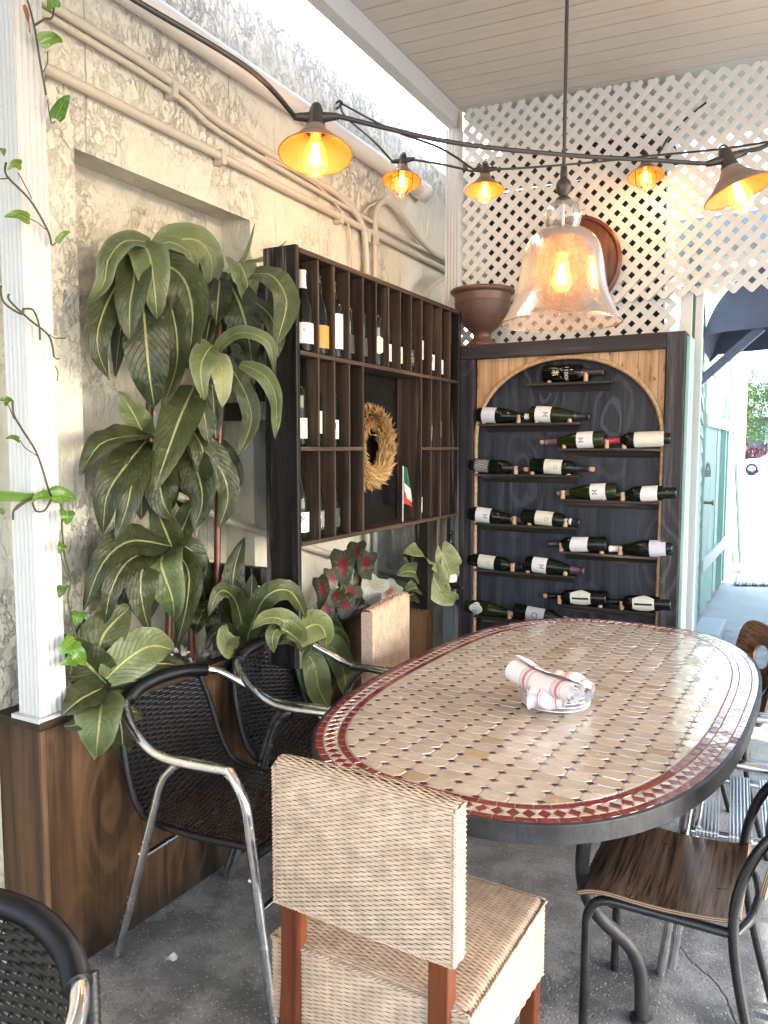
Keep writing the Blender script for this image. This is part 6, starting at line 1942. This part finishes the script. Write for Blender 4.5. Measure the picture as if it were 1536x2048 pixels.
b.build('corner_trim', M['pale'], ms, bevel=.003)
# open plank gate
gt = thing('plank_gate', 'weathered mint and white plank gate standing open', 'gate', (-.74, 7.06, 0))
G0 = V((-.752, 7.06, 0)); G1 = V((-.715, 10.1, 0)); gd = (G1-G0).normalized(); gn_ = V((gd.y, -gd.x, 0))
b = MB(); b.M = T_(.74,-7.06,0)
npl = 20
for k in range(npl):
    a = G0.lerp(G1, k/npl); c = G0.lerp(G1, (k+.93)/npl)
    dz = R_.uniform(-.02, .03)
    b.bar(a+V((R_.uniform(-.02,.03),0,1.0+.06+dz)), c+V((R_.uniform(-.02,.03),0,1.0+.06+dz)), .03, 2.0)
b.build('planks', M['mint'], gt)
for z in (.5, 1.75):
    b = MB(); b.M = T_(.74,-7.06,0); b.bar(G0+gn_*.035+V((0,0,z)), G1+gn_*.035+V((0,0,z)), .03, .11); b.build('rail', M['pale'], gt, bevel=.004)
b = MB(); b.M = T_(.74,-7.06,0); q0 = G0+V((.075,.02,0)); b.tube([q0+V((-.05,0,1.05)), q0+V((.01,0,1.05)), q0+V((.04,0,1.05))], [.012,.012,.028], 10); b.build('door_knob', M['brass'], gt)
b = MB(); b.M = T_(.74,-7.06,0); b.box(q0.x-.04, q0.x+.01, q0.y-.03, q0.y+.02, 1.27, 1.33); b.tube(cat([q0+V((-.03,0,1.33)), q0+V((-.02,0,1.39)), q0+V((.0,0,1.33))], 5), .008, 6); b.build('padlock', M['steel'], gt)
# white flat building along the alley
wb = thing('white_building', 'sunlit white building wall along the alley', 'building', (-1.6, 10.5, 0))
b = MB(); b.M = T_(1.6,-10.5,0)
b.box(-2.9, -.82, 7.2, 14.0, 0, 2.62); b.box(-2.9, -.80, 10.2, 14.0, 2.62, 3.6); b.build('walls', M['pale'], wb)
b = MB(); b.M = T_(1.6,-10.5,0); b.box(-2.95, -.70, 9.9, 14.1, 3.6, 3.75); b.build('cornice', M['pale'], wb)
b = MB(); b.M = T_(1.6,-10.5,0); b.box(-.819, -.80, 7.25, 7.6, .2, 2.35); b.build('shutter', M['steel'], wb)
b = MB(); b.M = T_(1.6,-10.5,0); b.box(-.815, -.74, 8.5, 9.0, 2.25, 2.33); b.build('ledge', M['pale'], wb)
# the building the awning hangs from
nbd = thing('awning_building', 'pale building on the other side of the alley carrying the awning', 'building', (2.6, 7.2, 0))
b = MB(); b.M = T_(-2.6,-7.2,0); b.box(1.05, 4.2, 5.1, 9.6, 0, 2.75); b.build('walls', M['pale'], nbd)
b = MB(); b.M = T_(-2.6,-7.2,0); b.box(.98, 4.27, 5.03, 9.67, 2.75, 2.85); b.build('roof', M['pale'], nbd)
# leaning pole
lp = thing('leaning_pole', 'grey green metal pole leaning against the white building', 'pole', (-.68, 10.35, 0))
b = MB(); b.tube([(0,0,0),(-.30,.02,3.9)], .055, 12); b.build('shaft', M['steel'], lp)
b = MB(); b.tube([(.085,.02,0),(-.215,.04,3.9)], .028, 10); b.build('side_pipe', M['steel'], lp)
b = MB(); b.box(-.10,.14,-.1,.1,0,.09); b.build('foot_block', M['pale'], lp, bevel=.01)
# step block by the gate
b = MB(); b.box(-.70, -.50, 6.3, 6.95, .0005, .09)
tag(b.build('concrete_step', M['pale'], bevel=.012), 'low pale concrete step before the mint gate', 'step')
# mat
b = MB()
mb_ = M
MATP = [onz(1468,1172,0), onz(1490,1120,0), onz(1620,1118,0), onz(1640,1174,0)]
def matp(u, v): 
    p = MATP[0].lerp(MATP[3], u).lerp(MATP[1].lerp(MATP[2], u), v); return V((p.x, p.y, .012+.006*sin(u*60)))
b.grid(matp, 200, 14, 0, True)
n = N('ribbed_mat'); u_ = n.sep(n.uv)[0]
st_ = n.math('GREATER_THAN', n.math('FRACT', n.math('MULTIPLY', u_, 24)), .5)
mm = n.pb(Base_Color=n.mix(st_, (.12,.13,.18), (.30,.32,.38)), Roughness=.8)
tag(b.build('door_mat', mm, solid=.008), 'blue grey ribbed mat lying in the sunny alley', 'mat')
# awning
aw = thing('barrel_awning', 'navy blue curved awning over the alley', 'awning', (-.3, 6.0, 2.2))
YA = 5.2
cs = [onx_ for onx_ in [ony(1398,682,YA), ony(1408,665,YA), ony(1420,635,YA), ony(1440,600,YA), ony(1470,566,YA), ony(1505,541,YA), ony(1550,520,YA), ony(1640,500,YA), ony(1780,495,YA)]]
lo_ = [ony(1398,690,YA), ony(1420,668,YA), ony(1460,662,YA), ony(1500,658,YA), ony(1536,654,YA), ony(1640,646,YA), ony(1780,640,YA)]
b = MB(); b.M = T_(.3,-6.0,-2.2)
top = cat(cs, 5); DEP = V((-.06, 1.2, .0))
poly = top+list(reversed(lo_))
b.add(poly, [tuple(range(len(poly)))]); b.add([p+DEP for p in poly], [tuple(range(len(poly)-1, -1, -1))])
m_ = len(top); b.add(top+[p+DEP for p in top], [(i, m_+i, m_+i+1, i+1) for i in range(m_-1)], 0, None, None, True)
b.build('canvas', M['awning'], aw)
b = MB(); b.M = T_(.3,-6.0,-2.2)
b.bar(ony(1398,764,YA+.06), ony(1524,655,YA+.06), .05, .05); b.build('brace_arm', M['awning'], aw)
b = MB(); b.M = T_(.3,-6.0,-2.2)
b.bar(ony(1397,672,YA+.06), ony(1396,770,YA+.06), .04, .04, 0, V((0,1,0))); b.build('wall_bracket', M['mint'], aw)
# eave strip seen through the upper lattice on the right
ev = thing('metal_eave', 'grey metal eave seen through the lattice on the right', 'eave', (.2, 6.2, 2.9))
b = MB(); b.bar((-1.05,0,.12), (1.7,0,.12), .5, .22); b.build('fascia', M['steel'], ev)
b = MB(); b.bar((-1.0,.15,-.12), (1.7,.15,-.12), .3, .05); b.build('soffit', M['pale'], ev)

# ================================================================= STREET
def far(px, py, y): return ony(px, py, y)
b = MB()
b.grid(lambda u, v: V((.036*u, .02*v, .003+.008*sin(pi*u)*v+.004*sin(7*u+3*v))), 6, 4)
sp_ = onz(330, 1925, 0)
tag(b.build('paper_scrap', M['pale'], None, (sp_.x, sp_.y, .001), (0, 0, .7)), 'small pale scrap lying on the concrete at the planter foot', 'scrap')
# far house
hs = thing('far_house', 'pale house with a flat roof across the street', 'house', (-2, 62, 0))
b = MB(); b.M = T_(2,-62,0); b.box(-14, 16, 60, 66, 0, 3.6); b.build('wall', plain('pale_blue_stucco', (.10,.13,.15), .8), hs)
b = MB(); b.M = T_(2,-62,0); b.box(-14.4, 16.4, 59.4, 66.4, 3.6, 4.0); b.build('roof', M['pale'], hs)
b = MB(); b.M = T_(2,-62,0); b.box(-14.4, 16.4, 61.4, 66.4, 4.0, 7.4); b.build('upper_storey', M['pale'], hs)
b = MB(); b.M = T_(2,-62,0); b.box(-2.3, -1.0, 59.93, 59.99, 1.0, 3.2)
b.build('window', M['steel'], hs)
# tree
tr = thing('street_tree', 'round green tree across the street', 'tree', (-3.1, 53, 0))
b = MB(); b.tube([(0,0,0),(.1,0,1.6),(-.1,.1,2.8),(.2,0,4.0)], [.16,.13,.10,.05], 10)
for k in range(7):
    a = k*.9; b.tube([(0,0,2.0+.2*k), (cos(a)*.9, sin(a)*.9, 3.0+.25*k)], [.06,.02], 6)
b.build('trunk', plain('bark', (.12,.09,.06), .9), tr)
b = MB()
tc = ony(1478, 812, 53)-V((-3.1,53,0)); 
blobs = [(V((R_.gauss(0,.95), R_.gauss(0,1.0), R_.gauss(0,.85)))+V((0,0,4.1)), R_.uniform(.5,.9)) for k in range(26)]
for k in range(5200):
    c, r = blobs[k % len(blobs)]
    dv = V((R_.gauss(0,1), R_.gauss(0,1), R_.gauss(0,1))).normalized()*r*R_.uniform(.5,1)
    p = c+dv; s = R_.uniform(.06,.12)
    a_ = V((R_.gauss(0,1), R_.gauss(0,1), R_.gauss(0,1))).normalized(); c_ = a_.cross(V((R_.random(), R_.random(), R_.random()))).normalized()
    k_ = R_.random()
    b.add([p-a_*s, p+c_*s*.5, p+a_*s, p-c_*s*.5], [(0,1,2,3)], 0, None, (.05+.10*k_, .11+.13*k_, .02+.03*k_))
b.build('crown', m_attr('tree_leaves', .6, 0, 40, .1), tr)
# red and green shrubs
for k, (px, lab, colr) in enumerate([(1478,'dark green spiky shrub behind the white car hood',(.03,.05,.03)),(1506,'red leaved spiky shrub behind the white car',(.22,.03,.06)),(1530,'mixed dark shrub at the right behind the white car',(.08,.05,.06))]):
    p = ony(px, 930, 53); p.z = 0
    s_ = thing('spiky_shrub', lab, 'shrub', p, 0, 'shrubs across the street')
    b = MB()
    for j in range(170):
        a = R_.uniform(0, 2*pi); e = R_.uniform(.1, 1.4); h = R_.uniform(.2,1.5)
        o_ = V((R_.gauss(0,.35), R_.gauss(0,.3), h)); dv = V((cos(a)*cos(e), sin(a)*cos(e), sin(e)))
        sd = dv.cross(V((0,0,1))).normalized()*.05; L = R_.uniform(.3,.6); q_ = R_.uniform(.6,1.5)
        b.add([o_-sd*.3, o_+dv*L*.5-sd, o_+dv*L, o_+dv*L*.5+sd], [(0,1,2,3)], 0, None, tuple(min(1, c*q_) for c in colr))
    b.build('foliage', m_attr('shrub_leaves', .6, 0, 40, .1), s_)
    b = MB(); b.tube([(0,0,0),(.02,0,.6),(0,.02,1.3)], [.05,.04,.02], 6); b.build('stem', M['vine'], s_)
# grass verge
b = MB(); b.add([(-40,51.6,.004),(40,51.6,.004),(40,59.9,.004),(-40,59.9,.004)], [(0,1,2,3)])
tag(b.build('verge_grass', plain('verge_grass', (.07,.13,.03), .9, 0, .4, 3)), kind='structure')
b = MB(); b.box(-40, 40, 51.3, 51.6, -.02, .12); tag(b.build('kerb', M['pale'], bevel=.02), kind='structure')
# parked car, nose to the left
cp_ = ony(1505, 940, 47.5)
car = thing('parked_car', 'white car parked across the street, cut by the right edge', 'car', (cp_.x, 47.5, 0))
# side profile in x (nose at -0.9 from the front wheel), z
pf = [(-.88,.28),(-.90,.55),(-.80,.72),(-.3,.86),(.35,.95),(1.05,1.36),(1.6,1.47),(2.3,1.45),(3.0,1.15),(3.5,1.05),(3.62,.8),(3.6,.30)]
ps = cat([V((x, z, 0)) for x, z in pf], 4)
ww = .84
b = MB()
nn = len(ps)
vs = []
for wy, k in ((-ww, .97), (-ww*.93, 1.0), (ww*.93, 1.0), (ww, .97)):
    for p in ps:
        in_ = 1-.16*max(0, (p.y-.95)/.5)
        vs.append(V((p.x, wy*in_, .28+(p.y-.28)*k)))
fs = [(r*nn+i, r*nn+i+1, (r+1)*nn+i+1, (r+1)*nn+i) for r in range(3) for i in range(nn-1)]
b.add(vs, fs, 0, None, None, True)
b.add(vs[:nn], [tuple(range(nn-1, -1, -1))]); b.add(vs[3*nn:], [tuple(range(nn))])
b.build('body', plain('white_car_paint', (.75,.75,.76), .15, 0, .03), car)
b = MB()
for sgn in (-1, 1):
    y = sgn*ww*.90
    b.add([(.55,y,.98),(1.12,y*.95,1.30),(1.62,y*.95,1.39),(1.62,y*1.005,.99)], [(0,1,2,3)]); b.add([(1.70,y*1.005,.99),(1.70,y*.95,1.39),(2.3,y*.95,1.36),(2.85,y,1.05)], [(0,1,2,3)])
b.build('side_window', plain('car_glass', (.02,.025,.03), .05), car, solid=.03)
for wx in (0, 2.6):
    for sgn in (-1, 1):
        b = MB(); mw = T_(wx, sgn*(ww-.10), .325) @ Matrix.Rotation(radians(90), 4, 'X')
        b.lathe([(.20,-.11),(.30,-.11),(.325,-.08),(.325,.08),(.30,.11),(.20,.11)], 28, 0, mw); wh = b.build('wheel', plain('tyre', (.025,.025,.04), .8), car)
        b = MB(); b.lathe([(0,-.095),(.06,-.10),(.19,-.09),(.21,-.105)], 24, 0, mw)
        for k in range(5):
            a = 2*pi*k/5
            b.bar(V((wx+.05*cos(a), sgn*(ww+.012), .325+.05*sin(a))), V((wx+.19*cos(a), sgn*(ww+.012), .325+.19*sin(a))), .012, .06, 0, V((0,1,0)))
        b.build('rim', M['caps'], wh)
b = MB(); b.box(-.89,-.74,-.7,-.45,.60,.72); b.build('headlight', M['glassc'], car, bevel=.02)
b = MB(); b.box(1.0,1.2,-.98,-.82,1.0,1.1); b.build('wing_mirror', M['white'], car, bevel=.03)

# ================================================================= LIGHT, SKY, CAMERA
w = bpy.data.worlds.new('World'); SC.world = w; w.use_nodes = True
wt = w.node_tree; bg = wt.nodes['Background']
sky = wt.nodes.new('ShaderNodeTexSky'); sky.sky_type = 'NISHITA'; sky.sun_disc = False
SUN_EL, SUN_AZ = radians(31), radians(84)     # azimuth clockwise from +y
sky.sun_elevation = SUN_EL; sky.sun_rotation = SUN_AZ; sky.air_density = .9; sky.dust_density = 1.4; sky.ozone_density = .7
wt.links.new(sky.outputs[0], bg.inputs[0]); bg.inputs[1].default_value = .15
s = bpy.data.lights.new('sun', 'SUN'); s.energy = 3.0; s.angle = radians(.5); s.color = (1, .98, .955)
so = bpy.data.objects.new('sun', s); COL.objects.link(so)
sd = V((sin(SUN_AZ)*cos(SUN_EL), cos(SUN_AZ)*cos(SUN_EL), sin(SUN_EL)))
so.rotation_euler = sd.to_track_quat('Z', 'Y').to_euler(); so.location = sd*30

cam = bpy.data.cameras.new('camera'); co = bpy.data.objects.new('camera', cam); COL.objects.link(co)
cam.sensor_fit = 'HORIZONTAL'; cam.sensor_width = 36; cam.lens = 36*FPX/1536; cam.clip_end = 2000; cam.clip_start = .02
mx = Matrix((CR, CU, -CF)).transposed().to_4x4(); mx.translation = CAM
co.matrix_world = mx
SC.camera = co
SC.render.engine = 'CYCLES'
SC.cycles.use_denoising = True
SC.cycles.max_bounces = 10; SC.cycles.diffuse_bounces = 5; SC.cycles.transparent_max_bounces = 16
SC.cycles.sample_clamp_indirect = 6
SC.cycles.caustics_reflective = False; SC.cycles.caustics_refractive = False
SC.view_settings.view_transform = 'Standard'; SC.view_settings.look = 'None'; SC.view_settings.gamma = 1
SC.view_settings.exposure = 3.25
